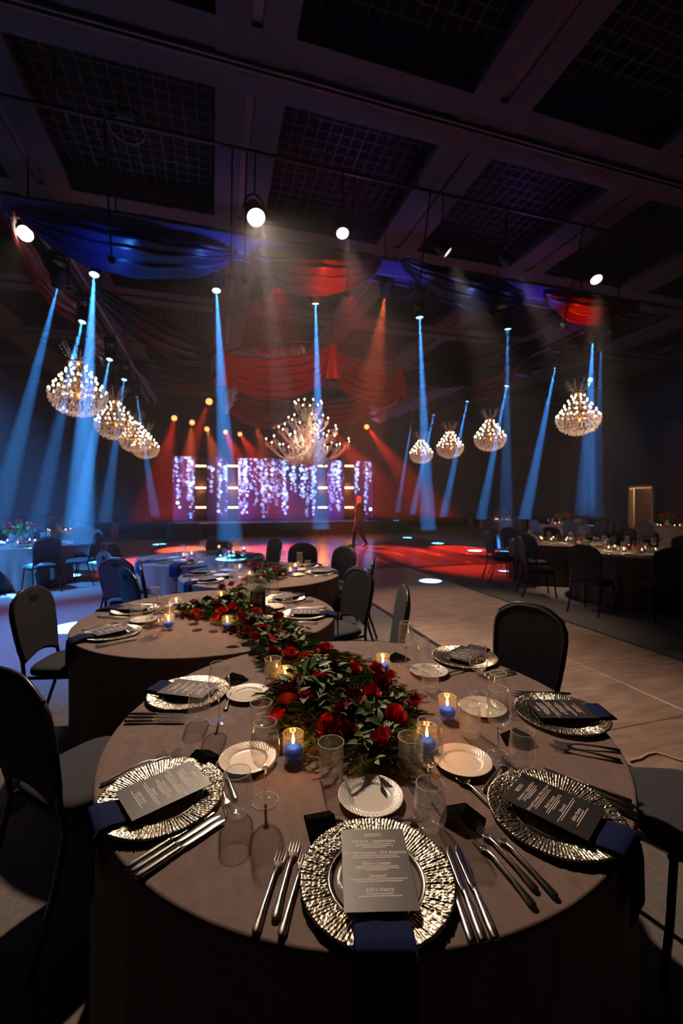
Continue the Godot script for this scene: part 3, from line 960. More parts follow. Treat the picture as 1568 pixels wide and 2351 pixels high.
func drapes() -> void:
	var y := 5.84
	truss("rig_truss", Vector3(-2.9, y, -7.56), Vector3(9.1, y, -7.56), "box truss with violet cover boards running across the hall in front", true)
	truss("rig_truss", Vector3(-2.45, y, -7.8), Vector3(-2.45, y, -20.0), "box truss running to the stage above the flower tables", true)
	truss("rig_truss", Vector3(8.61, y, -7.8), Vector3(8.61, y, -20.0), "box truss running to the stage near the wood wall", true)
	var bar := thing("lighting_bar", "slim black bar across the hall that carries the white spotlights", "bar", Vector3(3.1, 6.5, -6.25))
	obj("pipe", MB.new().tube([Vector3(-6.5, 0, 0), Vector3(6.5, 0, 0)], 0.025, 8), M["black metal"], bar)
	for s in [-5.0, 0.0, 5.0]:
		obj("hanger", MB.new().tube([Vector3(s, 0, 0), Vector3(s, 0.84, 0)], 0.01, 6), M["black metal"], bar)
	var z := -7.36
	swag(at_z(40, 478, 7.36), at_z(545, 572, 7.36), 0.72, 0.10, 8, "blue drape", "long blue swag on the front truss above the first blue beams")
	swag(at_z(572, 580, 7.36), at_z(875, 590, 7.36), 0.70, 0.15, 9, "dusky red drape", "dusky red pleated swag in the middle of the front truss")
	swag(at_z(925, 590, 7.36), at_z(1205, 670, 7.36), 0.72, 0.15, 9, "navy drape", "dark blue shining swag on the front truss")
	swag(at_z(1250, 672, 7.36), at_z(1455, 690, 7.36), 0.62, 0.1, 7, "red drape", "red swag at the end of the front truss above the single chandelier")
	swag(Vector3(-2.75, 5.8, -7.3), Vector3(-2.62, 5.75, -10.6), 0.75, 0.3, 7, "red drape", "narrow red swag running back from the front truss corner", "", -0.2)
	swag(Vector3(-2.6, 5.75, -10.8), Vector3(-2.6, 5.75, -13.2), 0.8, 0.3, 7, "red drape", "red swag along the truss above the chandelier row over the flower tables", "", -0.2)
	swag(Vector3(-2.4, 6.0, -9.8), Vector3(0.15, 6.0, -13.0), 0.95, 0.1, 8, "navy drape", "navy swag slung from the side truss to the red canopy over the flower tables")
	swag(Vector3(-2.4, 6.0, -14.4), Vector3(0.2, 6.0, -15.2), 0.95, 0.1, 8, "navy drape", "short navy swag slung behind the red canopy above the amber lamps")
	swag(Vector3(8.5, 6.0, -9.4), Vector3(6.15, 5.95, -13.4), 0.95, 0.1, 8, "navy drape", "navy swag slung from the red canopy to the truss near the wood wall")
	swag(Vector3(8.72, 5.75, -10.9), Vector3(8.72, 5.75, -13.4), 0.8, 0.3, 7, "red drape", "small red swag on the truss near the wood wall above two chandeliers", "", 0.2)
	swag(Vector3(8.4, 5.9, -7.9), Vector3(8.4, 5.9, -11.0), 0.35, 0.1, 5, "navy drape", "flat navy swag along the truss near the wood wall")
	# the round red canopy over the great chandelier: swags from post to post and sheets up to the middle
	var mid := Vector3(3.08, 5.75, -14.3)
	for k in 6:
		var a0 := TAU * (k + 0.5) / 6
		var a1 := TAU * (k + 1.5) / 6
		var p0 := mid + Vector3(cos(a0), 0, sin(a0)) * 3.1
		var p1 := mid + Vector3(cos(a1), 0, sin(a1)) * 3.1
		swag(p0, p1, 1.4, 0.7, 11, "dusky red drape", "dusky red swag of the round canopy, towards " + ["the front truss and wood wall", "the front truss and flower tables", "the flower tables", "the stage and flower tables", "the stage and wood wall", "the wood wall"][k], "swags round the canopy rim", 0.3)
		# every other bay has a sheet drawn up to the middle
		if k % 2 == 1:
			canopy_sheet(p0.lerp(p1, 0.25), p0.lerp(p1, 0.75), mid)
		# gathered fall of cloth at each post
		var f := MB.new()
		var g := PackedVector3Array()
		var nu := 25
		for j in 9:
			var v := j / 8.0
			for i in nu:
				var a := TAU * i / nu
				var r := (0.05 + 0.16 * v) * (1.0 + 0.28 * sin(a * 7.0))
				g.append(p0 + Vector3(cos(a) * r, -0.95 * v, sin(a) * r * 0.6))
		f.grid(g, nu, 9, true)
		var tl := obj("drape_tail", f, M["dusky red drape"])
		tag(tl, "gathered red fall of cloth where two canopy swags meet", "drape", "falls of cloth round the canopy")
	var ring := []
	for k in 49:
		var a := TAU * k / 48
		ring.append(mid + Vector3(cos(a), 0.02, sin(a)) * Vector3(3.1, 1, 3.1))
	var rg := thing("canopy_ring", "round tube that holds the rim of the red canopy", "ring", Vector3.ZERO)
	obj("hoop", MB.new().tube(ring, 0.03, 8), M["black metal"], rg)
	for k in 4:
		var a := TAU * k / 4
		var q := mid + Vector3(cos(a), 0, sin(a)) * 3.1
		obj("hanger", MB.new().tube([q, Vector3(q.x, 6.8, q.z)], 0.012, 6), M["black metal"], rg)

func canopy_sheet(p0: Vector3, p1: Vector3, mid: Vector3) -> void:
	var p := PackedVector3Array()
	for j in 15:
		var v := j / 14.0
		for i in 21:
			var u := i / 20.0
			var q := p0.lerp(p1, u).lerp(mid + Vector3(0, 0.75, 0), v)
			q.y -= 0.5 * 4.0 * v * (1.0 - v) * (0.6 + 0.4 * sin(u * PI)) - 0.05 * sin(u * 34.0) * (1.0 - v * v)
			p.append(q)
	var o := obj("drape_sheet", MB.new().grid(p, 21, 15), M["dusky red drape"])
	tag(o, "dusky red sheet drawn from the canopy rim up to its middle", "drape", "sheets of the round canopy")

# ---------------------------------------------------------------- chandeliers
func drop_into(mb: MB, at: Vector3, w: float, h: float, turn: float) -> void:
	var top := at
	var low := at - Vector3(0, h, 0)
	var ring := []
	for k in 4:
		var a := turn + TAU * k / 4
		ring.append(at - Vector3(0, h * 0.6, 0) + Vector3(cos(a), 0, sin(a)) * w)
	for k in 4:
		mb.tri(top, ring[(k + 1) % 4], ring[k])
		mb.tri(low, ring[k], ring[(k + 1) % 4])

func bag_chandelier() -> Node3D:
	var r := RandomNumberGenerator.new()
	r.seed = 77
	var t := thing("crystal_chandelier", "", "chandelier", Vector3.ZERO)
	var col := MB.new()
	col.lathe([Vector2(0, 0.30), Vector2(0.05, 0.32), Vector2(0.07, 0.42), Vector2(0.03, 0.5), Vector2(0.05, 0.62), Vector2(0.025, 0.72), Vector2(0.05, 0.86), Vector2(0.03, 0.98), Vector2(0.09, 1.02), Vector2(0.09, 1.03), Vector2(0.02, 1.06), Vector2(0.015, 1.34), Vector2(0, 1.34)], 12)
	obj("column", col, M["chandelier gold"], t)
	for q in [[0.46, 0.40], [0.30, 0.24], [0.13, 0.10], [0.17, 1.0]]:
		var ring := []
		for k in 33:
			ring.append(Vector3(cos(TAU * k / 32) * q[0], q[1], sin(TAU * k / 32) * q[0]))
		obj("hoop", MB.new().tube(ring, 0.008, 5), M["chandelier gold"], t)
	var bulb := MB.new().lathe([Vector2(0, 0.0), Vector2(0.014, 0.006), Vector2(0.020, 0.022), Vector2(0.012, 0.042), Vector2(0, 0.058)], 6).mesh()
	var tiers := [[0.14, 0.93, 6], [0.22, 0.82, 8], [0.31, 0.70, 11], [0.40, 0.57, 13], [0.475, 0.45, 16]]
	var glass := MB.new()
	for q in tiers:
		for k in q[2]:
			var a: float = TAU * (k + 0.5 * r.randf()) / q[2]
			var d := Vector3(cos(a), 0, sin(a))
			var tip: Vector3 = d * q[0] + Vector3(0, q[1] - 0.03, 0)
			var root: Vector3 = d * 0.04 + Vector3(0, q[1] - 0.02, 0)
			var arm := obj("arm", MB.new().tube([root, root.lerp(tip, 0.5) - Vector3(0, 0.06, 0), tip - d * 0.03 - Vector3(0, 0.05, 0), tip - Vector3(0, 0.02, 0), tip + Vector3(0, 0.02, 0)], 0.006, 5), M["chandelier gold"], t)
			obj("bulb", bulb, M["chandelier bulb glow"], arm, tip + Vector3(0, 0.02, 0))
			for s in 4:
				var aa := a + r.randf_range(-0.15, 0.15)
				drop_into(glass, Vector3(cos(aa), 0, sin(aa)) * (q[0] * r.randf_range(0.75, 1.05)) + Vector3(0, q[1] - 0.05 - s * 0.035, 0), 0.011, 0.045, r.randf() * 3.0)
	# the basket of drops below, and strings of beads up to it
	for ring in 8:
		var v := ring / 7.0
		var rad := 0.50 * cos(v * 1.35)
		var yy := 0.44 - 0.38 * sin(v * 1.45)
		var count := int(10 + 34 * cos(v * 1.3))
		for k in count:
			var a := TAU * (k + r.randf() * 0.6) / count
			drop_into(glass, Vector3(cos(a) * rad, yy + r.randf_range(-0.02, 0.02), sin(a) * rad), 0.016, 0.085, r.randf() * 3.0)
	# the crown: curved plumes hung with drops
	for k in 8:
		var a := TAU * k / 8
		var d := Vector3(cos(a), 0, sin(a))
		obj("plume", MB.new().tube([Vector3(0, 1.05, 0) + d * 0.04, Vector3(0, 1.10, 0) + d * 0.16, Vector3(0, 1.22, 0) + d * 0.20, Vector3(0, 1.33, 0) + d * 0.26, Vector3(0, 1.31, 0) + d * 0.31], [0.006, 0.008, 0.008, 0.006, 0.004], 5), M["crystal"], t)
		for s in 4:
			drop_into(glass, Vector3(0, 1.31 - s * 0.055, 0) + d * (0.30 - s * 0.03), 0.012, 0.05, r.randf())
	var cr := obj("crystal_drops", glass, M["crystal"], t)
	tag(cr, "hanging cut-glass drops", "", "", "stuff")
	return t

func chandeliers() -> void:
	var base := bag_chandelier()
	var spots := [
		[1327, 870, 8.61, 0.5, "crystal chandelier hanging alone by the front end of the wood-wall truss"], [1125, 938, 8.61, 0.2, "crystal chandelier hanging second in the row near the wood wall"], [1033, 965, 8.61, 0.9, "crystal chandelier hanging third in the row near the wood wall"], [967, 995, 8.61, 0.4, "last crystal chandelier towards the stage in the row near the wood wall"],
		[180, 770, -2.45, 0.1, "first crystal chandelier behind the front truss over the flower-table side"], [265, 893, -2.45, 0.7, "second crystal chandelier in the row over the flower-table side"], [311, 942, -2.45, 0.3, "third crystal chandelier in the row over the flower-table side"], [334, 970, -2.45, 0.6, "last crystal chandelier towards the stage over the flower-table side"],
	]
	var first := true
	for s in spots:
		var at := at_x(s[0], s[1], s[2])
		at.y = 3.2
		var c: Node3D
		if first:
			c = base
			c.position = at
			c.rotation.y = s[3]
			tag(c, s[4], "chandelier")
			first = false
		else:
			c = copy(base, s[4], at, s[3])
		c.set_meta("group", "crystal chandeliers under the side trusses")
	for c in get_children():
		if String(c.name).begins_with("crystal_chandelier"):
			obj("cord", MB.new().tube([Vector3(0, 1.33, 0), Vector3(0, 5.72 - 3.2, 0)], 0.008, 5), M["cord"], c)
			var hook := obj("hook_bar", MB.new().tube([Vector3(-0.15, 0, 0), Vector3(0.15, 0, 0)], 0.01, 6), M["black metal"], c, Vector3(0, 5.71 - 3.2, 0))
			hook.rotation.y = -c.rotation.y
			omni_light(c, Vector3(0.02, 0.32, 0.13), 0.4, Color(1, 0.80, 0.60), 0.16, "chandelier_lamp")
	# the great chandelier: four tiers of scrolled arms with candle bulbs
	var t := thing("great_chandelier", "huge tiered chandelier of pale scrolled arms under the round red canopy", "chandelier", Vector3(3.08, 2.68, -14.3))
	var col := MB.new().lathe([Vector2(0, 0.12), Vector2(0.10, 0.16), Vector2(0.16, 0.3), Vector2(0.08, 0.42), Vector2(0.13, 0.6), Vector2(0.07, 0.8), Vector2(0.12, 1.05), Vector2(0.07, 1.3), Vector2(0.10, 1.55), Vector2(0.05, 1.75), Vector2(0.07, 1.95), Vector2(0.02, 2.05), Vector2(0.015, 2.2), Vector2(0, 2.2)], 14)
	obj("column", col, M["chandelier glass arm"], t)
	var sleeve := MB.new().lathe([Vector2(0.045, -0.015), Vector2(0.03, -0.005), Vector2(0.014, 0.0), Vector2(0.014, 0.11), Vector2(0, 0.11)], 8).mesh()
	var bulb := MB.new().lathe([Vector2(0, 0.0), Vector2(0.016, 0.01), Vector2(0.024, 0.03), Vector2(0.014, 0.055), Vector2(0, 0.07)], 8).mesh()
	var glass := MB.new()
	var r := RandomNumberGenerator.new()
	r.seed = 4
	# scrolled glass round the column, widest near the foot
	for k in 120:
		var yy := 0.12 + 1.85 * pow(r.randf(), 1.5)
		var a := r.randf() * TAU
		var rad := lerpf(0.85, 0.24, pow(yy / 2.0, 0.55)) * r.randf_range(0.45, 1.0)
		var d := Vector3(cos(a), 0, sin(a))
		var size := r.randf_range(0.08, 0.15)
		var curl := []
		for i in 10:
			var b := r.randf() * 0.1 - 0.4 + i * 0.62
			var rr := size * (1.0 - i * 0.075)
			curl.append(Vector3(0, yy, 0) + d * (rad + rr * cos(b)) + Vector3(0, rr * 1.25 * sin(b), 0))
		obj("scroll", MB.new().tube(curl, 0.017, 5), M["chandelier glass arm"], t)
	for q in [[0.46, 1.90, 10, 0.17], [0.66, 1.36, 8, 0.2], [0.98, 1.0, 10, 0.24], [0.62, 0.78, 8, 0.2], [1.40, 0.52, 12, 0.3], [0.95, 0.42, 8, 0.25]]:
		for k in q[2]:
			var a: float = TAU * (k + r.randf() * 0.3) / q[2]
			var d := Vector3(cos(a), 0, sin(a))
			var reach: float = q[0]
			var s: float = q[3]
			var path := []
			for i in 13:
				var u := i / 12.0
				path.append(d * (0.06 + (reach - 0.06) * u) + Vector3(0, q[1] - s * 0.9 * sin(u * PI * 1.15) * (0.5 + u) + s * 0.25 * u, 0))
			# the arm ends in an upward curl
			var end: Vector3 = path[12]
			var arm := obj("arm", MB.new().tube(path, 0.019, 6), M["chandelier glass arm"], t)
			var curl := []
			for i in 12:
				var b := -0.6 + i * 0.5
				var rr := s * 0.36 * (1.0 - i * 0.06)
				curl.append(end + d * (-s * 0.36 + rr * cos(b)) + Vector3(0, rr * sin(b) - s * 0.2, 0))
			obj("scroll", MB.new().tube(curl, 0.013, 5), M["chandelier glass arm"], arm)
			obj("candle_sleeve", sleeve, M["chandelier glass arm"], arm, end)
			obj("bulb", bulb, M["chandelier bulb glow"], arm, end + Vector3(0, 0.11, 0))
			for i in 7:
				drop_into(glass, (path[2 + i] as Vector3) + Vector3(r.randf_range(-0.06, 0.06), -0.03 - r.randf() * 0.1, r.randf_range(-0.06, 0.06)), 0.016, 0.08, r.randf() * 3.0)
	for k in 90:
		var a := r.randf() * TAU
		var rad := r.randf_range(0.1, 0.55)
		drop_into(glass, Vector3(cos(a) * rad, r.randf_range(0.15, 0.75), sin(a) * rad), 0.02, 0.1, r.randf() * 3.0)
	var cr := obj("crystal_drops", glass, M["crystal"], t)
	tag(cr, "hanging cut-glass drops", "", "", "stuff")
	obj("rod", MB.new().tube([Vector3(0, 2.19, 0), Vector3(0, 4.68, 0)], 0.014, 6), M["cord"], t)
	omni_light(t, Vector3(0.22, 1.35, 0.3), 0.5, Color(1, 0.82, 0.66), 0.2, "chandelier_lamp")
	omni_light(t, Vector3(-0.4, 0.75, 0.6), 0.5, Color(1, 0.86, 0.74), 0.2, "chandelier_lamp")
	omni_light(t, Vector3(0.5, 0.75, -0.5), 0.5, Color(1, 0.86, 0.74), 0.2, "chandelier_lamp")

# ---------------------------------------------------------------- tables
const TABLES := [
	[0.537, -1.58, "the table at the garland tip"], [0.0, -3.28, "the second table of the garland row"], [0.53, -5.0, "the third table of the garland row"], [-0.15, -6.65, "the last table of the garland row"],
	[6.45, -5.39, "the front-bar table of the second garland row"], [6.62, -7.18, "the dance-floor table of the second garland row"],
	[11.5, -15.4, "the stage end table along the door wall"], [11.5, -12.1, "the bouquet table before the door wall"], [13.7, -10.2, "the table near the lit doorway"],
	[-3.5, -9.6, "the table beside the blue pool of light"], [-3.9, -13.2, "the bouquet table by the black drape"]]

func cloth_mesh(seed: int) -> MB:
	var r := RandomNumberGenerator.new()
	r.seed = seed
	var seg := 216
	var ph := [r.randf() * 6.0, r.randf() * 6.0, r.randf() * 6.0]
	var f := FastNoiseLite.new()
	f.seed = seed
	f.frequency = 3.0
	var p := PackedVector3Array()
	var rows := 0
	for k in 13:   # the top, with faint creases
		var rad: float = TABLE_RADIUS * pow(k / 12.0, 0.8) * 0.988
		for i in seg:
			var a := TAU * i / seg
			var q := Vector3(cos(a) * rad, 0, sin(a) * rad)
			q.y = TABLE - 0.001 + 0.0014 * f.get_noise_2d(q.x * 2.0, q.z * 2.0) * (0.0 if k == 0 else 1.0)
			p.append(q)
		rows += 1
	for k in 4:    # the rounded rim
		var b := (k + 1) / 4.0 * PI / 2
		for i in seg:
			var a := TAU * i / seg
			var rad := TABLE_RADIUS - 0.012 + 0.012 * sin(b)
			p.append(Vector3(cos(a) * rad, TABLE - 0.012 + 0.012 * cos(b), sin(a) * rad))
		rows += 1
	for k in 10:   # the fall, in folds that deepen towards the floor
		var v := (k + 1) / 10.0
		for i in seg:
			var a := TAU * i / seg
			var fold: float = 0.55 * sin(a * 22.0 + ph[0] + 0.8 * sin(a * 3.0)) + 0.35 * sin(a * 13.0 + ph[1]) + 0.25 * sin(a * 37.0 + ph[2])
			var rad: float = TABLE_RADIUS + 0.004 * v + 0.026 * pow(v, 0.8) * (fold - 0.6)
			p.append(Vector3(cos(a) * rad, lerpf(TABLE - 0.012, 0.014, v), sin(a) * rad))
		rows += 1
	return MB.new().grid(p, seg, rows, true)

func tables() -> void:
	var top := MB.new().lathe([Vector2(0, 0.712), Vector2(0.835, 0.712), Vector2(0.835, 0.712), Vector2(0.845, 0.722), Vector2(0.845, 0.736), Vector2(0.835, 0.745), Vector2(0.835, 0.745), Vector2(0, 0.745)], 64).mesh()
	var post := MB.new().lathe([Vector2(0, 0.0), Vector2(0.24, 0.0), Vector2(0.24, 0.02), Vector2(0.06, 0.05), Vector2(0.05, 0.69), Vector2(0.15, 0.712), Vector2(0, 0.712)], 20).mesh()
	var cloths := [cloth_mesh(1).mesh(), cloth_mesh(2).mesh()]
	for k in TABLES.size():
		var q: Array = TABLES[k]
		var at := Vector3(q[0], 0, q[1])
		var t := thing("round_table", "round banquet table hidden under its cloth, " + q[2], "table", at)
		obj("tabletop", top, M["door leaf"], t)
		obj("pedestal", post, M["black metal"], t)
		var c := obj("tablecloth", cloths[k % 2], M["taupe table cloth"], null, at, Vector3(0, k * 0.9, 0))
		tag(c, "taupe cloth falling to the floor on " + q[2], "tablecloth", "taupe tablecloths")

# ---------------------------------------------------------------- chairs
func chair_outline() -> Array:
	# outline of the padded back seen from the front, and the hand hole near its top; x across, y from the seat up
	var o := PackedVector2Array()
	for p in [[-0.172, 0.0], [-0.192, 0.08], [-0.205, 0.18], [-0.212, 0.29], [-0.208, 0.345], [-0.19, 0.382], [-0.15, 0.412], [-0.105, 0.438], [-0.065, 0.450], [0, 0.453]]:
		o.append(Vector2(p[0], p[1]))
	for k in range(8, -1, -1):
		o.append(Vector2(-o[k].x, o[k].y))
	for p in [[0.12, 0.022], [0.06, 0.038], [0.0, 0.043], [-0.06, 0.038], [-0.12, 0.022]]:
		o.append(Vector2(p[0], p[1]))
	var hole := PackedVector2Array()
	for p in [[-0.058, 0.396], [-0.035, 0.412], [0.035, 0.412], [0.058, 0.396], [0.04, 0.374], [0.0, 0.368], [-0.04, 0.374]]:
		hole.append(Vector2(p[0], p[1]))
	return [o, hole]

func make_chair() -> Node3D:
	var t := thing("banquet_chair", "", "chair")
	var oh := chair_outline()
	var o: PackedVector2Array = oh[0]
	var hole: PackedVector2Array = oh[1]
	# the hole is joined to the outline by a cut from the top of the outline
	var key := PackedVector2Array()
	for k in o.size():
		key.append(o[k])
		if k == 9:
			var hs := hole.size()
			for i in hs + 1:
				key.append(hole[(2 + i) % hs] + Vector2(0.0001 if i == hs else 0.0, 0.0))
			key.append(o[k] + Vector2(0.0002, -0.00001))
	var lean := Transform3D(Basis(Vector3.RIGHT, 0.16), Vector3(0, 0.50, 0.20))
	var pad := MB.new().slab(key, -0.017, 0.017, [o, hole])
	obj("backrest", pad.moved(lean), M["chair fabric"], t)
	# piping swells the pad's rim
	var rim := []
	for k in o.size() + 1:
		rim.append(lean * Vector3(o[k % o.size()].x * 0.985, o[k % o.size()].y * 0.985 + 0.003, 0))
	obj("back_rim", MB.new().tube(rim, 0.019, 8, false), M["chair fabric"], t)
	# seat cushion with a rounded front
	var p := PackedVector3Array()
	var nu := 40
	var prof := [[0.0, 0.412], [0.9, 0.412], [0.97, 0.418], [1.0, 0.432], [0.99, 0.452], [0.93, 0.466], [0.8, 0.474], [0.0, 0.480]]
	for q in prof:
		for i in nu:
			var a := TAU * i / nu
			var c := cos(a)
			var s := sin(a)
			var rr: float = q[0] / pow(pow(absf(c), 4.0) + pow(absf(s), 4.0), 0.25)
			p.append(Vector3(c * rr * (0.215 + 0.008 * -s), q[1], s * rr * 0.215 - 0.02))
	obj("seat", MB.new().grid(p, nu, prof.size(), true), M["chair fabric"], t)
	# frame: one bent tube from each rear foot up the back; front legs; seat rails
	for s in [-1.0, 1.0]:
		obj("leg", MB.new().tube([Vector3(s * 0.205, 0.0, 0.30), Vector3(s * 0.20, 0.22, 0.225), Vector3(s * 0.195, 0.40, 0.185), Vector3(s * 0.185, 0.50, 0.20), lean * Vector3(s * 0.20, 0.12, 0.0)], 0.0125, 8), M["chair frame"], t)
		obj("leg", MB.new().tube([Vector3(s * 0.205, 0.0, -0.235), Vector3(s * 0.195, 0.2, -0.205), Vector3(s * 0.18, 0.415, -0.18)], 0.0125, 8), M["chair frame"], t)
		obj("seat_rail", MB.new().tube([Vector3(s * 0.185, 0.403, -0.20), Vector3(s * 0.192, 0.403, 0.19)], 0.011, 6), M["chair frame"], t)
	var hand := []
	for k in range(5, 14):
		hand.append(lean * Vector3(o[k].x * 1.03, o[k].y * 1.012 + 0.004, 0.0))
	obj("top_tube", MB.new().tube(hand, 0.014, 8), M["chair frame"], t)
	return t

# [pixel of the middle of the back's top, table it belongs to, label]
func chairs() -> void:
	var base := make_chair()
	var first := true
	var g := ["chairs round the table at the garland tip", "chairs round the second garland table", "chairs round the third garland table", "chairs round the last garland table", "chairs round the front-bar table", "chairs round the dance-floor table", "chairs far off by the door wall", "chairs round the tall bouquet table", "chairs near the lit doorway", "blue-lit chairs beside the pool of light", "chairs round the round bouquet table"]
	var seats := [
		[90, 1534, 0, "dark banquet chair drawn up to the first place clockwise from the garland tip"], [1213, 1392, 0, "black banquet chair standing behind the third place counterclockwise from the garland tip"],
		[100, 1355, 1, "dark banquet chair before the white pool of light at the second garland table"], [930, 1352, 1, "banquet chair standing between the second garland table and the runway"], [823, 1307, 1, "black banquet chair at the second garland table, towards the third one"],
		[325, 1290, 2, "grey-backed banquet chair at the third garland table beside the cloth's blue fold"], [290, 1310, 2, "banquet chair at the third garland table behind a blue-lit chair"], [858, 1281, 2, "banquet chair on the runway side of the third garland table"], [793, 1258, 2, "navy banquet chair with a red-lit hand hole at the third garland table"], [696, 1250, 2, "banquet chair at the third garland table towards the dance floor"],
		[240, 1270, 3, "blue-lit banquet chair at the last garland table, outer of the pair"], [264, 1284, 3, "bright blue banquet chair at the last garland table, inner of the pair"], [335, 1250, 3, "dark banquet chair at the last garland table before the orange floor"], [490, 1238, 3, "dark banquet chair on the stage side of the last garland table"], [622, 1238, 3, "navy banquet chair on the runway side of the last garland table"],
		[1340, 1254, 4, "black banquet chair with its back to the runway at the second row"], [1545, 1262, 4, "black banquet chair on the open side of the second row's front-bar table"], [1195, 1236, 4, "red-edged banquet chair with a grey seat at the second row"],
		[1212, 1228, 5, "dark blue banquet chair between the second row's two tables"], [1119, 1222, 5, "red-lit banquet chair of the second row standing next to the dance floor"], [1145, 1216, 5, "blue banquet chair beside the red-lit one next to the dance floor"], [1440, 1214, 5, "pale blue banquet chair behind the second row's garland"],
	]
	for s in seats:
		place_chair(base, first, at_y(s[0], s[1], 0.945), s[2], s[3], g[s[2]])
		if first:   # drawn up askew: its seat and back both show
			base.position = Vector3(-0.50, 0, -2.02)
			base.rotation.y = -0.80
		first = false
	# chairs told apart only by where they stand in the far rows
	var more := [
		[0, 0.34, "dark banquet chair at the first place counterclockwise from the garland tip"],
		[5, -0.9, ""], [5, -1.6, ""], [5, 0.4, ""], [4, -0.1, ""],
		[6, 2.6, ""], [6, 3.3, ""], [6, 4.1, ""], [6, 1.8, ""], [6, 0.9, ""], [7, 3.0, ""], [7, 2.2, ""], [7, 1.5, ""], [7, 3.8, ""], [7, 0.7, ""], [7, -0.4, ""], [8, 2.9, ""], [8, 2.1, ""], [8, 1.4, ""], [8, 3.8, ""], [8, 4.6, ""],
		[9, 0.95, ""], [9, 0.2, ""], [9, 1.7, ""], [9, -0.6, ""], [9, 4.4, ""], [10, 0.1, ""], [10, 0.9, ""], [10, 1.6, ""], [10, -0.8, ""], [10, 2.4, ""],
	]
	for s in more:
		var q: Array = TABLES[s[0]]
		var at := Vector3(q[0], 0, q[1]) + Vector3(cos(s[1]), 0, sin(s[1])) * (1.41 if s[0] > 0 else 1.48)
		place_chair(base, false, at, s[0], s[2] if s[2] else "banquet chair pulled up to " + q[2], g[s[0]])

func place_chair(base: Node3D, first: bool, back: Vector3, table: int, label: String, group: String) -> void:
	var q: Array = TABLES[table]
	var mid := Vector3(q[0], 0, q[1])
	var d: Vector3 = mid - Vector3(back.x, 0, back.z)
	var dist := maxf(d.length(), 1.25)
	d = d.normalized()
	# the back stands 0.27 m behind the middle of the seat
	var at := mid - d * (dist - 0.27)
	var turn := atan2(-d.x, -d.z) + rng.randf_range(-0.06, 0.06)
	if first:
		base.position = at
		base.rotation.y = turn
		tag(base, label, "chair", group)
	else:
		copy(base, label, at, turn, group)

# ---------------------------------------------------------------- what lies on the tables
var proto := {}
var avoid := []     # what greenery keeps clear of: [place, distance]

# puts a thing of a kind: the first one built is moved into place, each later one is a copy of it
func put(kind: String, at: Vector3, turn: float, label: String, group: String) -> Node3D:
	if kind in ["votive", "cut_tumbler", "fluted_tumbler"]: avoid.append([at, 0.075])
	elif kind in ["bread_plate", "charger"]: avoid.append([at, 0.13 if kind == "bread_plate" else 0.2])
	if not proto.has(kind):
		var makers := {"fork": make_fork, "knife": make_knife, "spoon": make_spoon, "charger": make_charger, "bread_plate": make_bread_plate, "wine_glass": make_wine_glass, "stemless_glass": make_stemless_glass, "cut_tumbler": make_cut_tumbler, "fluted_tumbler": make_fluted_tumbler, "place_card": make_place_card, "votive": make_votive, "menu": make_menu, "bouquet": make_bouquet,
			"rose_red": make_rose_red, "rose_crimson": make_rose_crimson, "rose_dark": make_rose_dark, "sprig_green": make_sprig_green, "sprig_pale": make_sprig_pale, "sprig_dark": make_sprig_dark, "fir_green": make_fir_green, "fir_olive": make_fir_olive, "fir_brown": make_fir_brown}
		var t: Node3D = makers[kind].call()
		proto[kind] = t
		t.position = at
		t.rotation.y = turn
		tag(t, label, "", group)
		return t
	return copy(proto[kind], label, at, turn, group)

func ribbon(mb: MB, pts: Array, seg := 8) -> MB:
	# pts: [z, half width, y, thickness, x]
	var p := PackedVector3Array()
	var rows := 0
	for k in pts.size():
		var q: Array = pts[k]
		var x: float = q[4] if q.size() > 4 else 0.0
		if k == 0:
			for i in seg: p.append(Vector3(x, q[2], q[0]))
			rows += 1
		for i in seg:
			var a := TAU * i / seg
			p.append(Vector3(x + cos(a) * q[1], q[2] + sin(a) * q[3] * 0.5, q[0]))
		rows += 1
		if k == pts.size() - 1:
			for i in seg: p.append(Vector3(x, q[2], q[0]))
			rows += 1
	return mb.grid(p, seg, rows, true)

func handle_shape() -> MB:
	return ribbon(MB.new(), [[0.100, 0.004, 0.0035, 0.003], [0.098, 0.0075, 0.0035, 0.005], [0.090, 0.0095, 0.0035, 0.006], [0.070, 0.0075, 0.005, 0.006], [0.03, 0.0045, 0.008, 0.0055], [-0.02, 0.0035, 0.0095, 0.005], [-0.045, 0.0042, 0.007, 0.004]])

func make_fork() -> Node3D:
	var t := thing("table_fork", "", "fork")
	obj("handle", handle_shape(), M["steel"], t)
	obj("head", ribbon(MB.new(), [[-0.043, 0.004, 0.007, 0.004], [-0.050, 0.0095, 0.0055, 0.003], [-0.058, 0.0118, 0.0045, 0.0026], [-0.064, 0.0120, 0.0042, 0.0024]]), M["steel"], t)
	for k in 4:
		var x := -0.0102 + k * 0.0068
		obj("tine", ribbon(MB.new(), [[-0.062, 0.0019, 0.0042, 0.0024, x], [-0.08, 0.0017, 0.0048, 0.0022, x * 1.02], [-0.098, 0.0012, 0.0085, 0.0018, x], [-0.103, 0.0004, 0.0098, 0.0008, x]], 6), M["steel"], t)
	return t

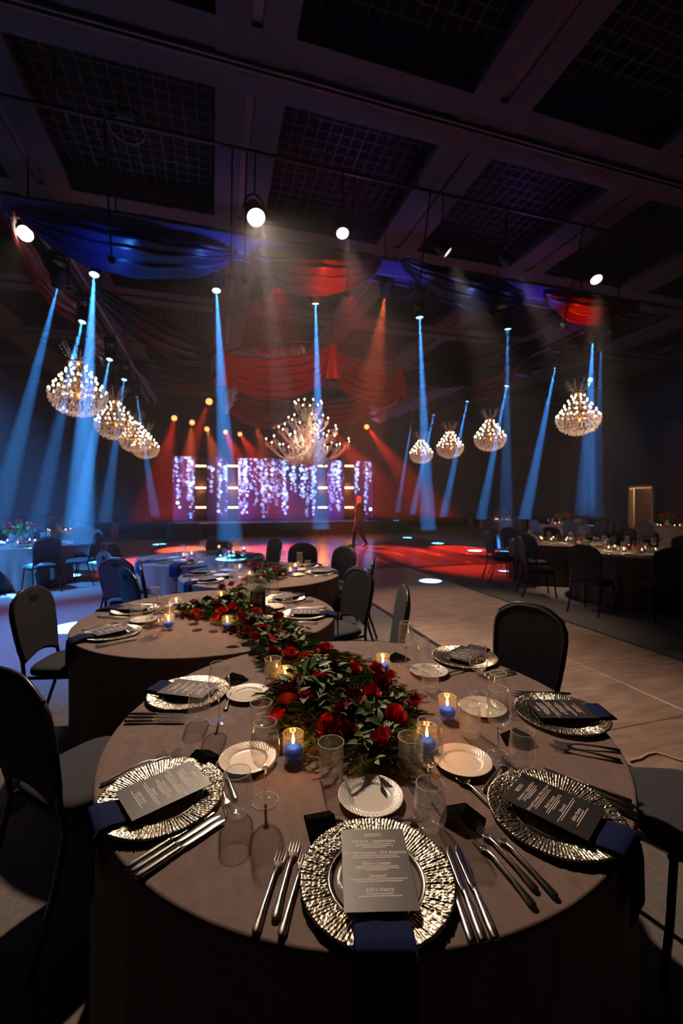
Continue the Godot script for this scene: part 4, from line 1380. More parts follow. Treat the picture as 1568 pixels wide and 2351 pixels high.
func make_knife() -> Node3D:
	var t := thing("table_knife", "", "knife")
	obj("handle", ribbon(MB.new(), [[0.112, 0.005, 0.006, 0.006], [0.108, 0.009, 0.006, 0.009], [0.09, 0.0095, 0.006, 0.0095], [0.05, 0.0085, 0.006, 0.009], [0.015, 0.0065, 0.006, 0.008], [0.010, 0.0075, 0.006, 0.0088], [0.005, 0.0065, 0.006, 0.0075]]), M["steel"], t)
	obj("blade", ribbon(MB.new(), [[0.006, 0.0058, 0.006, 0.004], [-0.01, 0.0085, 0.006, 0.0026], [-0.05, 0.0098, 0.006, 0.0022, 0.001], [-0.09, 0.0095, 0.006, 0.0018, 0.001], [-0.108, 0.006, 0.006, 0.0014, 0.0038], [-0.114, 0.0012, 0.006, 0.001, 0.007]]), M["steel"], t)
	return t

func make_spoon() -> Node3D:
	var t := thing("dessert_spoon", "", "spoon")
	obj("handle", handle_shape(), M["steel"], t)
	var p := PackedVector3Array()
	for layer in 2:
		for j in 7:
			var r := j / 6.0 if layer == 0 else 1.0 - j / 6.0
			for i in 20:
				var a := TAU * i / 20
				p.append(Vector3(cos(a) * r * 0.0175, 0.0088 - 0.006 * (1.0 - r * r) - (0.0 if layer == 1 else 0.0012), -0.068 + sin(a) * r * 0.0265))
	obj("bowl", MB.new().grid(p, 20, 14, true), M["steel"], t)
	return t

func make_charger() -> Node3D:
	var t := thing("charger_plate", "", "plate")
	var r := RandomNumberGenerator.new()
	r.seed = 11
	var seg := 600
	var rows := 26
	var ridge := PackedFloat32Array()
	var phase := PackedFloat32Array()
	var count := 120
	var cuts := PackedFloat32Array()
	for k in 997:
		cuts.append(r.randf())
	for k in count + 1:
		ridge.append(r.randf_range(0.4, 1.0))
		phase.append(r.randf_range(-0.35, 0.35))
	var f := FastNoiseLite.new()
	f.seed = 4
	f.frequency = 230.0
	f.fractal_octaves = 2
	var p := PackedVector3Array()
	for j in rows:
		var v := j / (rows - 1.0)
		for i in seg:
			var a := TAU * i / seg
			var s := a / TAU * count
			var k := int(s) % count
			var w := absf(sin(PI * (s - floorf(s))))
			var h: float = 0.0040 * ridge[k] * pow(w, 0.7) * (0.3 + 0.7 * cuts[(k * 31 + int(v * 15.0 + phase[k] * 3.0)) % 997])
			var edge := smoothstep(0.0, 0.08, v)
			var rad := lerpf(0.104, 0.1655, v) + 0.0022 * edge * v * (w * ridge[k] + phase[k])
			var bump := 0.0007 * f.get_noise_2d(cos(a) * rad, sin(a) * rad)
			p.append(Vector3(cos(a) * rad, 0.0055 + 0.009 * v + (h + bump) * edge - (0.003 if j == rows - 1 else 0.0) + r.randf_range(-0.0007, 0.0007) * edge, sin(a) * rad))
	# the underside closes the rim
	for q in [[0.164, 0.009], [0.12, 0.002], [0.10, 0.0005]]:
		for i in seg:
			var a := TAU * i / seg
			p.append(Vector3(cos(a) * q[0], q[1], sin(a) * q[0]))
	obj("rim", MB.new().grid(p, seg, rows + 3, true), M["champagne silver"], t)
	obj("lip", MB.new().lathe([Vector2(0.097, 0.0005), Vector2(0.1045, 0.0058), Vector2(0.1035, 0.0068), Vector2(0.099, 0.006), Vector2(0.094, 0.003)], 96), M["smooth silver"], t)
	obj("well", MB.new().lathe([Vector2(0.096, 0.0032), Vector2(0.08, 0.0022), Vector2(0.079, 0.0034), Vector2(0.077, 0.0034), Vector2(0.076, 0.002), Vector2(0, 0.0018)], 72), M["thin glass"], t)
	return t

func make_bread_plate() -> Node3D:
	var t := thing("bread_plate", "", "plate")
	var seg := 160
	var p := PackedVector3Array()
	var prof := [[0.0, 0.0045], [0.03, 0.0045], [0.053, 0.0046], [0.0565, 0.0056], [0.059, 0.0078]]
	for q in prof:
		for i in seg:
			var a := TAU * i / seg
			p.append(Vector3(cos(a) * q[0], q[1], sin(a) * q[0]))
	var rows := prof.size()
	for j in 18:   # a rim moulded like basket weave
		var v := j / 17.0
		for i in seg:
			var a := TAU * i / seg
			var rad := lerpf(0.0605, 0.0885, v)
			var row := int(v * 5.999)
			var cell := absf(sin(a * 20.0 + (PI / 2 if row % 2 == 1 else 0.0))) * absf(sin(v * 6.0 * PI))
			p.append(Vector3(cos(a) * rad, 0.0082 + 0.007 * v + 0.0019 * cell, sin(a) * rad))
	rows += 18
	for q in [[0.0895, 0.0148], [0.0885, 0.0135], [0.055, 0.0012], [0.05, 0.0], [0.0, 0.0]]:
		for i in seg:
			var a := TAU * i / seg
			p.append(Vector3(cos(a) * q[0], q[1], sin(a) * q[0]))
	rows += 5
	obj("plate_body", MB.new().grid(p, seg, rows, true), M["porcelain"], t)
	return t

func hoop(r: float, y: float, thick: float) -> Array:
	var p := []
	for k in 7:
		p.append(Vector2(r + cos(TAU * k / 6) * thick, y - sin(TAU * k / 6) * thick))
	return p

func make_wine_glass() -> Node3D:
	var t := thing("wine_glass", "", "glass")
	obj("foot", MB.new().lathe([Vector2(0, 0.0), Vector2(0.0345, 0.0), Vector2(0.036, 0.001), Vector2(0.0345, 0.0022), Vector2(0.018, 0.0042), Vector2(0.007, 0.009), Vector2(0.0045, 0.014), Vector2(0, 0.0141)], 40), M["thin glass"], t)
	obj("foot_rim", MB.new().lathe(hoop(0.0358, 0.0011, 0.0007), 48), M["glass rim"], t)
	obj("stem", MB.new().lathe([Vector2(0, 0.0143), Vector2(0.0044, 0.0144), Vector2(0.0035, 0.03), Vector2(0.0033, 0.07), Vector2(0.0045, 0.084), Vector2(0.0075, 0.0905), Vector2(0, 0.0915)], 16), M["solid glass"], t)
	var prof := []
	for q in [[0.0, 0.0925], [0.008, 0.0932], [0.017, 0.0965], [0.026, 0.103], [0.0335, 0.113], [0.038, 0.126], [0.0395, 0.139], [0.0388, 0.155], [0.0365, 0.175], [0.0335, 0.195], [0.031, 0.2135], [0.0308, 0.2143], [0.0303, 0.2143], [0.0298, 0.2135], [0.0323, 0.195], [0.0353, 0.175], [0.0376, 0.155], [0.0383, 0.139], [0.0368, 0.126], [0.0323, 0.1138], [0.0252, 0.1042], [0.0166, 0.0977], [0.0, 0.0942]]:
		prof.append(Vector2(q[0], q[1]))
	obj("bowl", MB.new().lathe(prof, 48), M["thin glass"], t)
	obj("rim", MB.new().lathe(hoop(0.0306, 0.2146, 0.0009), 48), M["glass rim"], t)
	return t

func make_stemless_glass() -> Node3D:
	var t := thing("stemless_glass", "", "glass")
	var prof := []
	for q in [[0.0, 0.007], [0.022, 0.0075], [0.031, 0.012], [0.038, 0.024], [0.0415, 0.042], [0.041, 0.062], [0.0382, 0.085], [0.0345, 0.1125], [0.0342, 0.1133], [0.0337, 0.1133], [0.0333, 0.1125], [0.037, 0.085], [0.0398, 0.062], [0.0403, 0.042], [0.0369, 0.0245], [0.0302, 0.0132], [0.021, 0.0092], [0.0, 0.0085]]:
		prof.append(Vector2(q[0], q[1]))
	obj("bowl", MB.new().lathe(prof, 48), M["thin glass"], t)
	obj("rim", MB.new().lathe(hoop(0.034, 0.1136, 0.0009), 48), M["glass rim"], t)
	obj("base", MB.new().lathe([Vector2(0, 0.0), Vector2(0.020, 0.0), Vector2(0.0225, 0.002), Vector2(0.0205, 0.0062), Vector2(0, 0.0066)], 36), M["thin glass"], t)
	return t

func tumbler_body() -> MB:
	return MB.new().lathe([Vector2(0.0368, 0.058), Vector2(0.0375, 0.075), Vector2(0.0388, 0.1055), Vector2(0.0385, 0.1065), Vector2(0.0375, 0.1065), Vector2(0.0372, 0.1055), Vector2(0.0345, 0.06), Vector2(0.0325, 0.022), Vector2(0.029, 0.0165), Vector2(0.0, 0.016)], 56)

func tumbler_cuts(diamonds: bool) -> MB:
	var seg := 96
	var p := PackedVector3Array()
	for i in seg: p.append(Vector3.ZERO)
	for i in seg: p.append(Vector3(cos(TAU * i / seg), 0, sin(TAU * i / seg)) * 0.032)
	var top := 0.058 if diamonds else 0.085
	for j in 20:
		var y := 0.002 + (top - 0.002) * j / 19.0
		for i in seg:
			var a := TAU * i / seg
			var rad := 0.0345 + 0.0045 * y / 0.105
			if diamonds and j < 19:   # crossing wheel cuts make diamonds
				var d1 := absf(sin(a * 6.0 + y * 110.0))
				var d2 := absf(sin(a * 6.0 - y * 110.0))
				rad -= 0.0034 * (1.0 - minf(1.0, minf(d1, d2) * 1.6))
			elif not diamonds:        # pressed flutes
				rad -= 0.0022 * pow(absf(sin(a * 12.0)), 2.0)
			p.append(Vector3(cos(a) * rad, y, sin(a) * rad))
	return MB.new().grid(p, seg, 22, true)

func make_tumbler(called: String, diamonds: bool) -> Node3D:
	var t := thing(called, "", "glass")
	obj("tumbler_body", tumbler_body(), M["thin glass"], t)
	obj("cut_base", tumbler_cuts(diamonds), M["cut crystal"], t)
	obj("rim", MB.new().lathe(hoop(0.038, 0.1068, 0.001), 48), M["glass rim"], t)
	return t

func make_cut_tumbler() -> Node3D: return make_tumbler("cut_glass_tumbler", true)
func make_fluted_tumbler() -> Node3D: return make_tumbler("fluted_tumbler", false)

func make_place_card() -> Node3D:
	var t := thing("place_card", "", "card")
	for s in [-1.0, 1.0]:
		obj("leaf", MB.new().box(Vector3(0, 0.028, 0), Vector3(0.070, 0.058, 0.0008), 0.0002, Transform3D(Basis(Vector3.RIGHT, s * -1.12), Vector3(0, 0.0008, s * 0.0515))), M["black card"], t)
	return t

func make_votive() -> Node3D:
	var t := thing("candle_votive", "", "candle")
	obj("glass", MB.new().lathe([Vector2(0.0, 0.009), Vector2(0.0285, 0.009), Vector2(0.0315, 0.012), Vector2(0.0322, 0.02), Vector2(0.0325, 0.084), Vector2(0.0323, 0.0855), Vector2(0.0316, 0.0855), Vector2(0.0314, 0.084)], 36), M["thin glass"], t)
	obj("rim", MB.new().lathe(hoop(0.0321, 0.0857, 0.0008), 40), M["glass rim"], t)
	obj("glass_base", MB.new().lathe([Vector2(0, 0.0), Vector2(0.029, 0.0), Vector2(0.0318, 0.002), Vector2(0.0315, 0.0075), Vector2(0.029, 0.0085), Vector2(0, 0.0085)], 36), M["thin glass"], t)
	obj("water", MB.new().lathe([Vector2(0.0308, 0.022), Vector2(0.0308, 0.030), Vector2(0, 0.030)], 28), M["water"], t)
	var wax := obj("wax", MB.new().lathe([Vector2(0, 0.012), Vector2(0.018, 0.0125), Vector2(0.0275, 0.02), Vector2(0.0295, 0.031), Vector2(0.027, 0.040), Vector2(0.018, 0.0445), Vector2(0.006, 0.0445), Vector2(0, 0.0435)], 28), M["blue wax"], t)
	obj("wick", MB.new().tube([Vector3(0, 0.043, 0), Vector3(0.0006, 0.052, 0)], 0.0008, 5), M["wick"], wax)
	obj("flame", MB.new().lathe([Vector2(0, 0.050), Vector2(0.0038, 0.053), Vector2(0.0054, 0.059), Vector2(0.0048, 0.067), Vector2(0.0026, 0.079), Vector2(0, 0.090)], 8), M["candle flame"], t)
	omni_light(t, Vector3(0, 0.063, 0), 0.014, Color(1, 0.62, 0.28), 0.004, "candle_lamp")
	return t

func menu_paper() -> StandardMaterial3D:
	if M.has("menu paper"): return M["menu paper"]
	var f := FastNoiseLite.new()
	f.seed = 3
	f.frequency = 0.03
	f.fractal_octaves = 5
	var w := 222
	var h := 315
	var im := Image.create(w, h, false, Image.FORMAT_RGB8)
	var blots := [[0.13, 0.05, 0.05], [0.56, 0.03, 0.06], [0.9, 0.08, 0.035], [0.47, 0.85, 0.06], [0.86, 0.27, 0.03], [0.64, 0.55, 0.035], [0.12, 0.9, 0.09], [0.97, 0.93, 0.05]]
	for y in h:
		for x in w:
			var k := clampf(f.get_noise_2d(x, y * 0.45) * 0.6 + f.get_noise_2d(x * 3.1 + 90, y * 1.2) * 0.35 + 0.45, 0, 1)
			var c := Color(0.09, 0.08, 0.085).lerp(Color(0.19, 0.165, 0.168), k)
			for b in blots:
				var d: float = Vector2(x / float(w) - b[0], (y / float(h) - b[1]) * 1.42).length() / b[2] + f.get_noise_2d(x * 2.0, y * 2.0) * 0.9
				c = c.lerp(Color(0.42, 0.10, 0.08), clampf(1.0 - d, 0, 1) * 0.65)
			im.set_pixel(x, y, c)
	var m := mat("menu paper", Color(0.8, 0.8, 0.8), 0.4)
	m.albedo_texture = ImageTexture.create_from_image(im)
	m.texture_repeat = false
	m.metallic_specular = 0.55
	return m

func make_menu() -> Node3D:
	var t := thing("menu_card", "", "card")
	var w := 0.148
	var h := 0.21
	obj("board", MB.new().box(Vector3(0, 0.0004, 0), Vector3(w, 0.0008, h), 0.0002), M["black card"], t)
	var y := 0.0009
	obj("face", MB.new().grid(PackedVector3Array([Vector3(-w / 2, y, h / 2), Vector3(w / 2, y, h / 2), Vector3(-w / 2, y, -h / 2), Vector3(w / 2, y, -h / 2)]), 2, 2, false, PackedVector2Array([Vector2(0, 1), Vector2(1, 1), Vector2(0, 0), Vector2(1, 0)])), menu_paper(), t)
	var font := SystemFont.new()
	font.font_names = PackedStringArray(["Droid Serif"])
	for q in [["MENU", 0.085, 0.0135, 0.0], ["Starters / Appetizers", 0.172, 0.0105, 0.3], ["Second Course / Hot Starters", 0.330, 0.0105, 0.3], ["Main Course", 0.468, 0.0105, 0.3], ["Dessert", 0.620, 0.0105, 0.3], ["After Party", 0.775, 0.0115, 0.3]]:
		var tm := TextMesh.new()
		tm.font = font
		tm.text = q[0]
		tm.font_size = 24
		tm.pixel_size = q[2] / 24.0
		tm.depth = 0.0001
		tm.curve_step = 2.0
		var o := obj("print", tm, M["print ink"], t)
		o.transform = Transform3D(Basis(Vector3(1, 0, 0), Vector3(q[3], 0, -1), Vector3(0, 1, 0)), Vector3(0, y + 0.00015, (q[1] - 0.5) * h))
	# the lines too small to read, as broken rows of words
	var r := RandomNumberGenerator.new()
	r.seed = 9
	var fine := MB.new()
	for q in [[0.212, 0.62], [0.236, 0.66], [0.258, 0.40], [0.368, 0.74], [0.392, 0.80], [0.505, 0.70], [0.528, 0.74], [0.548, 0.36], [0.655, 0.92], [0.680, 0.76], [0.818, 0.40], [0.842, 0.66]]:
		var x: float = -q[1] * w * 0.45
		var end: float = q[1] * w * 0.45
		var z: float = (q[0] - 0.5) * h
		while x < end:
			var l := minf(r.randf_range(0.003, 0.009), end - x)
			fine.quad(Vector3(x, y + 0.00012, z + 0.0008), Vector3(x, y + 0.00012, z - 0.0008), Vector3(x + l, y + 0.00012, z - 0.0008), Vector3(x + l, y + 0.00012, z + 0.0008))
			x += l + 0.0011
	tag(obj("fine_print", fine, M["print ink"], t), "", "", "", "stuff")
	var mark := MB.new()
	for k in 7:
		var a := TAU * k / 7
		mark.tri(Vector3(0.001, y + 0.0001, (0.325 - 0.5) * h), Vector3(0.001 + cos(a + 0.7) * 0.0055, y + 0.0001, (0.325 - 0.5) * h + sin(a + 0.7) * 0.008), Vector3(0.001 + cos(a) * 0.004, y + 0.0001, (0.325 - 0.5) * h + sin(a) * 0.005))
	obj("red_mark", mark, M["print red"], t)
	return t

# folded cloth from under the menu out over the plate and the table's edge; local -z points to the table's middle, the origin is the charger's
func napkin(at: Vector3, turn: float, edge: float, label: String, group: String, fall := 0.10) -> void:
	var o := thing("napkin", label, "napkin", at, turn, group)
	var path := [Vector2(-0.075, 0.0075), Vector2(0.0, 0.0078), Vector2(0.085, 0.0085), Vector2(0.105, 0.0145), Vector2(0.135, 0.0215), Vector2(0.166, 0.023), Vector2(maxf(edge - 0.012, 0.18), 0.0125), Vector2(edge + 0.006, 0.009), Vector2(edge + 0.016, -0.004), Vector2(edge + 0.020, -0.03), Vector2(edge + 0.022, -0.03 - fall)]
	var widths := [0.046, 0.05, 0.054, 0.055, 0.056, 0.057, 0.057, 0.057, 0.057, 0.057, 0.056]
	for layer in 2:
		var p := PackedVector3Array()
		var seg := 14
		var rows := 0
		for k in path.size():
			var q: Vector2 = path[k]
			for i in seg:
				var a := TAU * i / seg
				var cx := cos(a)
				var sy := sin(a)
				var hw: float = widths[k] - 0.004 * layer
				var lift := 0.0032 * signf(sy) * pow(absf(sy), 0.5)
				var down := k >= 8
				var ripple := 0.0012 * sin(cx * 5.0 + k)
				p.append(Vector3(cx * hw, q.y + (0.0 if down else lift + ripple), q.x + (lift + ripple if down else 0.0)) + (Vector3(0, -0.02, -0.007) if layer == 1 and down else Vector3(0, 0.0, 0.0)))
			rows += 1
		if layer == 0:
			obj("fold", MB.new().grid(p, seg, rows, true), M["navy napkin"], o)

func cutlery(kind: String, tip: Vector2, end: Vector2, label: String, group: String) -> void:
	var a := at_y(tip.x, tip.y, TABLE + 0.004)
	var b := at_y(end.x, end.y, TABLE + 0.004)
	var d := (a - b).normalized()
	put(kind, (a + b) / 2 * Vector3(1, 0, 1) + Vector3(0, TABLE + 0.0015, 0), atan2(-d.x, -d.z), label, group)

func place_settings() -> void:
	var mid := Vector3(TABLES[0][0], TABLE, TABLES[0][1])
	var g := "on the table at the garland tip"
	# each place: charger, bread plate, place card and its turn, wine glass, stemless glass, tumbler (and kind); then [tip, end] of forks and knives
	var places := [
		["the place facing the garland tip", Vector2(865, 2021), Vector2(851, 1835), Vector2(737, 1900), 0.02, Vector2(985, 1835), Vector2(987, 1903), Vector2(760, 1786), "cut_tumbler",
			[[Vector2(652, 1945), Vector2(583, 2150)], [Vector2(682, 1924), Vector2(629, 2118)], [Vector2(706, 1945), Vector2(640, 2166)]], [[Vector2(1006, 1948), Vector2(1086, 2168)], [Vector2(1026, 1946), Vector2(1112, 2166)], [Vector2(1046, 1944), Vector2(1140, 2160)]], 2.0, [Vector2(942, 1886), Vector2(858, 1900)], [Vector2(786, 1896), Vector2(880, 1884)]],
		["first place clockwise from the garland tip", Vector2(373, 1833), Vector2(569, 1748), Vector2(465, 1748), -0.75, Vector2(609, 1838), Vector2(545, 1872), Vector2(600, 1682), "cut_tumbler",
			[[Vector2(382, 1730), Vector2(230, 1802)], [Vector2(396, 1738), Vector2(232, 1822)], [Vector2(418, 1722), Vector2(266, 1796)]], [[Vector2(510, 1884), Vector2(313, 2018)], [Vector2(500, 1874), Vector2(300, 2008)], [Vector2(488, 1866), Vector2(288, 1998)]], 6.0, [Vector2(520, 1842), Vector2(500, 1790)], [Vector2(512, 1765), Vector2(532, 1812)]],
		["second place clockwise from the garland tip", Vector2(433, 1594), Vector2(570, 1597), Vector2(540, 1562), -0.9, Vector2(503, 1655), Vector2(457, 1656), Vector2(627, 1566), "cut_tumbler",
			[], [[Vector2(422, 1656), Vector2(290, 1657)], [Vector2(424, 1649), Vector2(296, 1648)], [Vector2(426, 1642), Vector2(304, 1640)]], 0.0, [], [Vector2(534, 1585), Vector2(520, 1622)]],
		["first place counterclockwise from the garland tip", Vector2(1272, 1870), Vector2(1062, 1753), Vector2(1062, 1885), 0.75, Vector2(1145, 1735), Vector2(1200, 1764), Vector2(943, 1772), "cut_tumbler",
			[[Vector2(1080, 1911), Vector2(1237, 2093)], [Vector2(1085, 1886), Vector2(1241, 2053)], [Vector2(1116, 1892), Vector2(1295, 2077)]], [[Vector2(1249, 1768), Vector2(1450, 1843)], [Vector2(1256, 1776), Vector2(1450, 1857)], [Vector2(1268, 1786), Vector2(1446, 1870)]], 6.0, [Vector2(1160, 1750), Vector2(1118, 1806)], [Vector2(1084, 1812), Vector2(1112, 1838)]],
		["second place counterclockwise from the garland tip", Vector2(1288, 1643), Vector2(1108, 1630), Vector2(1190, 1700), 1.0, Vector2(1098, 1592), Vector2(1143, 1608), Vector2(1078, 1685), "fluted_tumbler",
			[[Vector2(1272, 1716), Vector2(1416, 1744)], [Vector2(1280, 1708), Vector2(1416, 1722)]], [[Vector2(1178, 1594), Vector2(1300, 1600)], [Vector2(1186, 1590), Vector2(1308, 1594)]], 0.0, [], []],
		["third place counterclockwise from the garland tip", Vector2(1067, 1512), Vector2(985, 1545), Vector2(915, 1513), 1.35, Vector2(932, 1528), Vector2(968, 1520), Vector2(988, 1582), "cut_tumbler",
			[[Vector2(1110, 1558), Vector2(1180, 1544)], [Vector2(1104, 1552), Vector2(1172, 1540)]], [], 0.0, [], [Vector2(1030, 1548), Vector2(1062, 1540)]],
	]
	for q in places:
		var where: String = q[0]
		var c := at_y(q[1].x, q[1].y)
		var d: Vector3 = Vector3(mid.x - c.x, 0, mid.z - c.z)
		var turn := atan2(-d.x, -d.z)
		var reach := TABLE_RADIUS - d.length()
		put("charger", c, turn + 0.3, "silver-gold fluted charger plate at " + where, "charger plates " + g)
		napkin(c, turn, reach, "navy napkin hanging over the table edge at " + where, "navy napkins " + g)
		put("menu", c + Vector3(0, 0.0268, 0) + d.normalized() * 0.004, turn + deg_to_rad(q[11]) * 0.4, "dark printed menu card lying on the charger at " + where, "menu cards " + g)
		put("bread_plate", at_y(q[2].x, q[2].y), turn, "cream bread plate with basket-weave rim at " + where, "bread plates " + g)
		put("place_card", at_y(q[3].x, q[3].y), turn * 0.15 + q[4], "folded black place card at " + where, "black place cards " + g)
		put("wine_glass", at_y(q[5].x, q[5].y), 0.0, "stemmed wine glass at " + where, "wine glasses " + g)
		put("stemless_glass", at_y(q[6].x, q[6].y), 0.0, "stemless water glass at " + where, "stemless glasses " + g)
		put(q[8], at_y(q[7].x, q[7].y), 0.0, ("diamond-cut" if q[8] == "cut_tumbler" else "vertically fluted") + " whisky tumbler at " + where, "tumblers " + g)
		var order := ["outermost", "middle", "innermost"]
		var k := 0
		for s in q[9]:
			cutlery("fork", s[0], s[1], "%s steel fork at %s" % [order[k], where], "forks " + g)
			k += 1
		k = 0
		for s in q[10]:
			cutlery("knife", s[0], s[1], "%s steel knife at %s" % [order[k], where], "knives " + g)
			k += 1
		if q[12]: cutlery("fork", q[12][0], q[12][1], "steel dessert fork above the charger at " + where, "forks " + g)
		if q[13]: cutlery("spoon", q[13][0], q[13][1], "steel dessert spoon above the charger at " + where, "spoons " + g)
	# the other garland tables: the same things laid by the seat, told apart by their table
	var laid := [
		[1, [Vector2(245, 1458), Vector2(310, 1402), Vector2(712, 1412), Vector2(692, 1368)]],
		[2, [Vector2(455, 1337), Vector2(450, 1317), Vector2(738, 1316), Vector2(722, 1298)]],
		[3, [Vector2(372, 1288), Vector2(412, 1296), Vector2(596, 1274)]],
	]
	for l in laid:
		var t: Array = TABLES[l[0]]
		var n := 0
		for px in l[1]:
			lay(Vector3(t[0], TABLE, t[1]), at_y(px.x, px.y), l[0], n)
			n += 1
	var bottle := thing("bottle_carafe", "square glass carafe of dark red cordial standing in the garland", "carafe", at_y(592, 1408), 0.4)
	obj("liquid", MB.new().box(Vector3(0, 0.085, 0), Vector3(0.086, 0.155, 0.086), 0.008), M["dark cordial"], bottle)
	obj("glass", MB.new().box(Vector3(0, 0.125, 0), Vector3(0.096, 0.25, 0.096), 0.010), M["thin glass"], bottle)
	obj("base", MB.new().box(Vector3(0, 0.0035, 0), Vector3(0.094, 0.006, 0.094), 0.002), M["smooth silver"], bottle)
	obj("emblem", MB.new().box(Vector3(0, 0.10, 0.0484), Vector3(0.012, 0.05, 0.0012), 0.0004).box(Vector3(0, 0.135, 0.0484), Vector3(0.024, 0.014, 0.0012), 0.0004), M["chandelier gold"], bottle)

func lay(mid: Vector3, c: Vector3, table: int, n: int) -> void:
	var t: Array = TABLES[table]
	var d: Vector3 = Vector3(mid.x - c.x, 0, mid.z - c.z)
	c = mid - d.normalized() * clampf(d.length(), 0.60, 0.67)
	d = Vector3(mid.x - c.x, 0, mid.z - c.z)
	var turn := atan2(-d.x, -d.z)
	var f := d.normalized()
	var s := Vector3(-f.z, 0, f.x)
	var on: String = t[2]
	var at := func(fwd: float, side: float) -> Vector3: return c + f * fwd + s * side
	put("charger", c, turn, "silver-gold charger plate on " + on, "charger plates on " + on)
	napkin(c, turn, TABLE_RADIUS - d.length(), "navy napkin hanging over the edge of " + on, "napkins on " + on)
	put("menu", c + Vector3(0, 0.0268, 0), turn + 0.05, "menu card lying on a charger on " + on, "menu cards on " + on)
	put("bread_plate", at.call(0.25, -0.16), turn, "cream bread plate on " + on, "bread plates on " + on)
	put("place_card", at.call(0.238, 0.02), turn + 0.2, "folded black place card on " + on, "place cards on " + on)
	put("wine_glass", at.call(0.25, 0.15), 0.0, "stemmed wine glass on " + on, "wine glasses on " + on)
	put("stemless_glass", at.call(0.16, 0.215), 0.0, "stemless water glass on " + on, "stemless glasses on " + on)
	put("cut_tumbler" if (n + table) % 2 == 0 else "fluted_tumbler", at.call(0.345, 0.03), 0.0, ("diamond-cut tumbler on " if (n + table) % 2 == 0 else "fluted tumbler on ") + on, "tumblers on " + on)
	for k in 2:
		put("fork", at.call(-0.01, -0.195 - 0.026 * k) + Vector3(0, 0.0015, 0), turn, "steel fork on " + on, "forks on " + on)
		put("knife", at.call(-0.03, 0.19 + 0.024 * k) + Vector3(0, 0.0015, 0), turn, "steel knife on " + on, "knives on " + on)

# ---------------------------------------------------------------- flowers and greenery
func petal(mb: MB, turn: float, rad: float, height: float, open: float, wide: float, low: float) -> void:
	var p := PackedVector3Array()
	for j in 5:
		var v := j / 4.0
		for i in 5:
			var u := i / 2.0 - 1.0
			var a := turn + u * wide * (0.55 + 0.45 * sin(PI * minf(v + 0.25, 1.0)))
			var r := rad * (0.35 + 0.65 * pow(v, 0.6)) + open * v * v * rad
			var y := low + height * v - absf(u) * absf(u) * height * 0.22 * v - open * pow(v, 4.0) * height * 0.35
			p.append(Vector3(cos(a) * r, y, sin(a) * r))
	mb.grid(p, 5, 5)

func rose_shape(open: float, seed: int) -> MB:
	var r := RandomNumberGenerator.new()
	r.seed = seed
	var mb := MB.new()
	for layer in 5:
		var count: int = [2, 3, 4, 5, 6][layer]
		for k in count:
			petal(mb, TAU * k / count + layer * 0.7 + r.randf() * 0.2, 0.007 + 0.0053 * layer, 0.036 - 0.003 * layer, open * layer * 0.13, 1.15 - 0.06 * layer, 0.006 - 0.001 * layer)
	return mb

func leaf_shape(l: float, w: float) -> MB:
	var p := PackedVector3Array()
	for j in 7:
		var v := j / 6.0
		for i in 3:
			var u := i - 1.0
			var hw := w * sin(PI * pow(v, 0.8)) * (1.0 - 0.3 * v)
			p.append(Vector3(u * hw, absf(u) * hw * 0.35 + 0.18 * l * v * (1.0 - v), -l * v))
	return MB.new().grid(p, 3, 7)

func make_rose_red() -> Node3D: return make_rose("rose red", 0.4, 1)
func make_rose_crimson() -> Node3D: return make_rose("rose crimson", 0.25, 2)
func make_rose_dark() -> Node3D: return make_rose("rose dark", 0.6, 3)

func make_rose(m: String, open: float, seed: int) -> Node3D:
	var t := thing("rose", "", "rose")
	t.set_meta("kindname", "rose")
	obj("bloom", rose_shape(open, seed), M[m], t)
	var c := MB.new()
	for k in 5:
		var a := TAU * k / 5
		c.tri(Vector3(cos(a - 0.4) * 0.006, 0.002, sin(a - 0.4) * 0.006), Vector3(cos(a) * 0.019, 0.006, sin(a) * 0.019), Vector3(cos(a + 0.4) * 0.006, 0.002, sin(a + 0.4) * 0.006))
	obj("calyx", c, M["leaf green"], t)
	obj("stalk", MB.new().tube([Vector3(0, 0.005, 0), Vector3(0.004, -0.02, 0.002), Vector3(0.012, -0.04, 0.004)], 0.0022, 5), M["leaf green"], t)
	return t

func make_sprig_green() -> Node3D: return make_sprig("leaf green", 1, 0.058, 0.017)
func make_sprig_pale() -> Node3D: return make_sprig("leaf pale", 2, 0.062, 0.013)
func make_sprig_dark() -> Node3D: return make_sprig("leaf dark", 3, 0.066, 0.021)

func make_sprig(m: String, seed: int, l: float, w: float) -> Node3D:
	var r := RandomNumberGenerator.new()
	r.seed = seed
	var t := thing("leaf_sprig", "", "leaf sprig")
	t.set_meta("kindname", "leaf_sprig")
	obj("stem", MB.new().tube([Vector3(0, 0.0, 0.05), Vector3(0, 0.014, 0.0), Vector3(0.006, 0.022, -0.06)], 0.0016, 5), M["leaf green"], t)
	var lm := shelf("leaf%d" % seed, func(): return leaf_shape(l, w))
	for k in 6:
		var s := -1.0 if k % 2 == 0 else 1.0
		var o := obj("leaf", lm, M[m], t, Vector3(0.001 * k, 0.004 + 0.0035 * k, 0.045 - 0.02 * k))
		o.rotation = Vector3(r.randf_range(-0.1, 0.5), s * r.randf_range(0.5, 1.2) * -1.0 if k < 5 else 0.0, r.randf_range(-0.5, 0.5))
	return t

func make_fir_green() -> Node3D: return make_fir("fir green", 1)
func make_fir_olive() -> Node3D: return make_fir("fir olive", 2)
func make_fir_brown() -> Node3D: return make_fir("fir brown", 3)

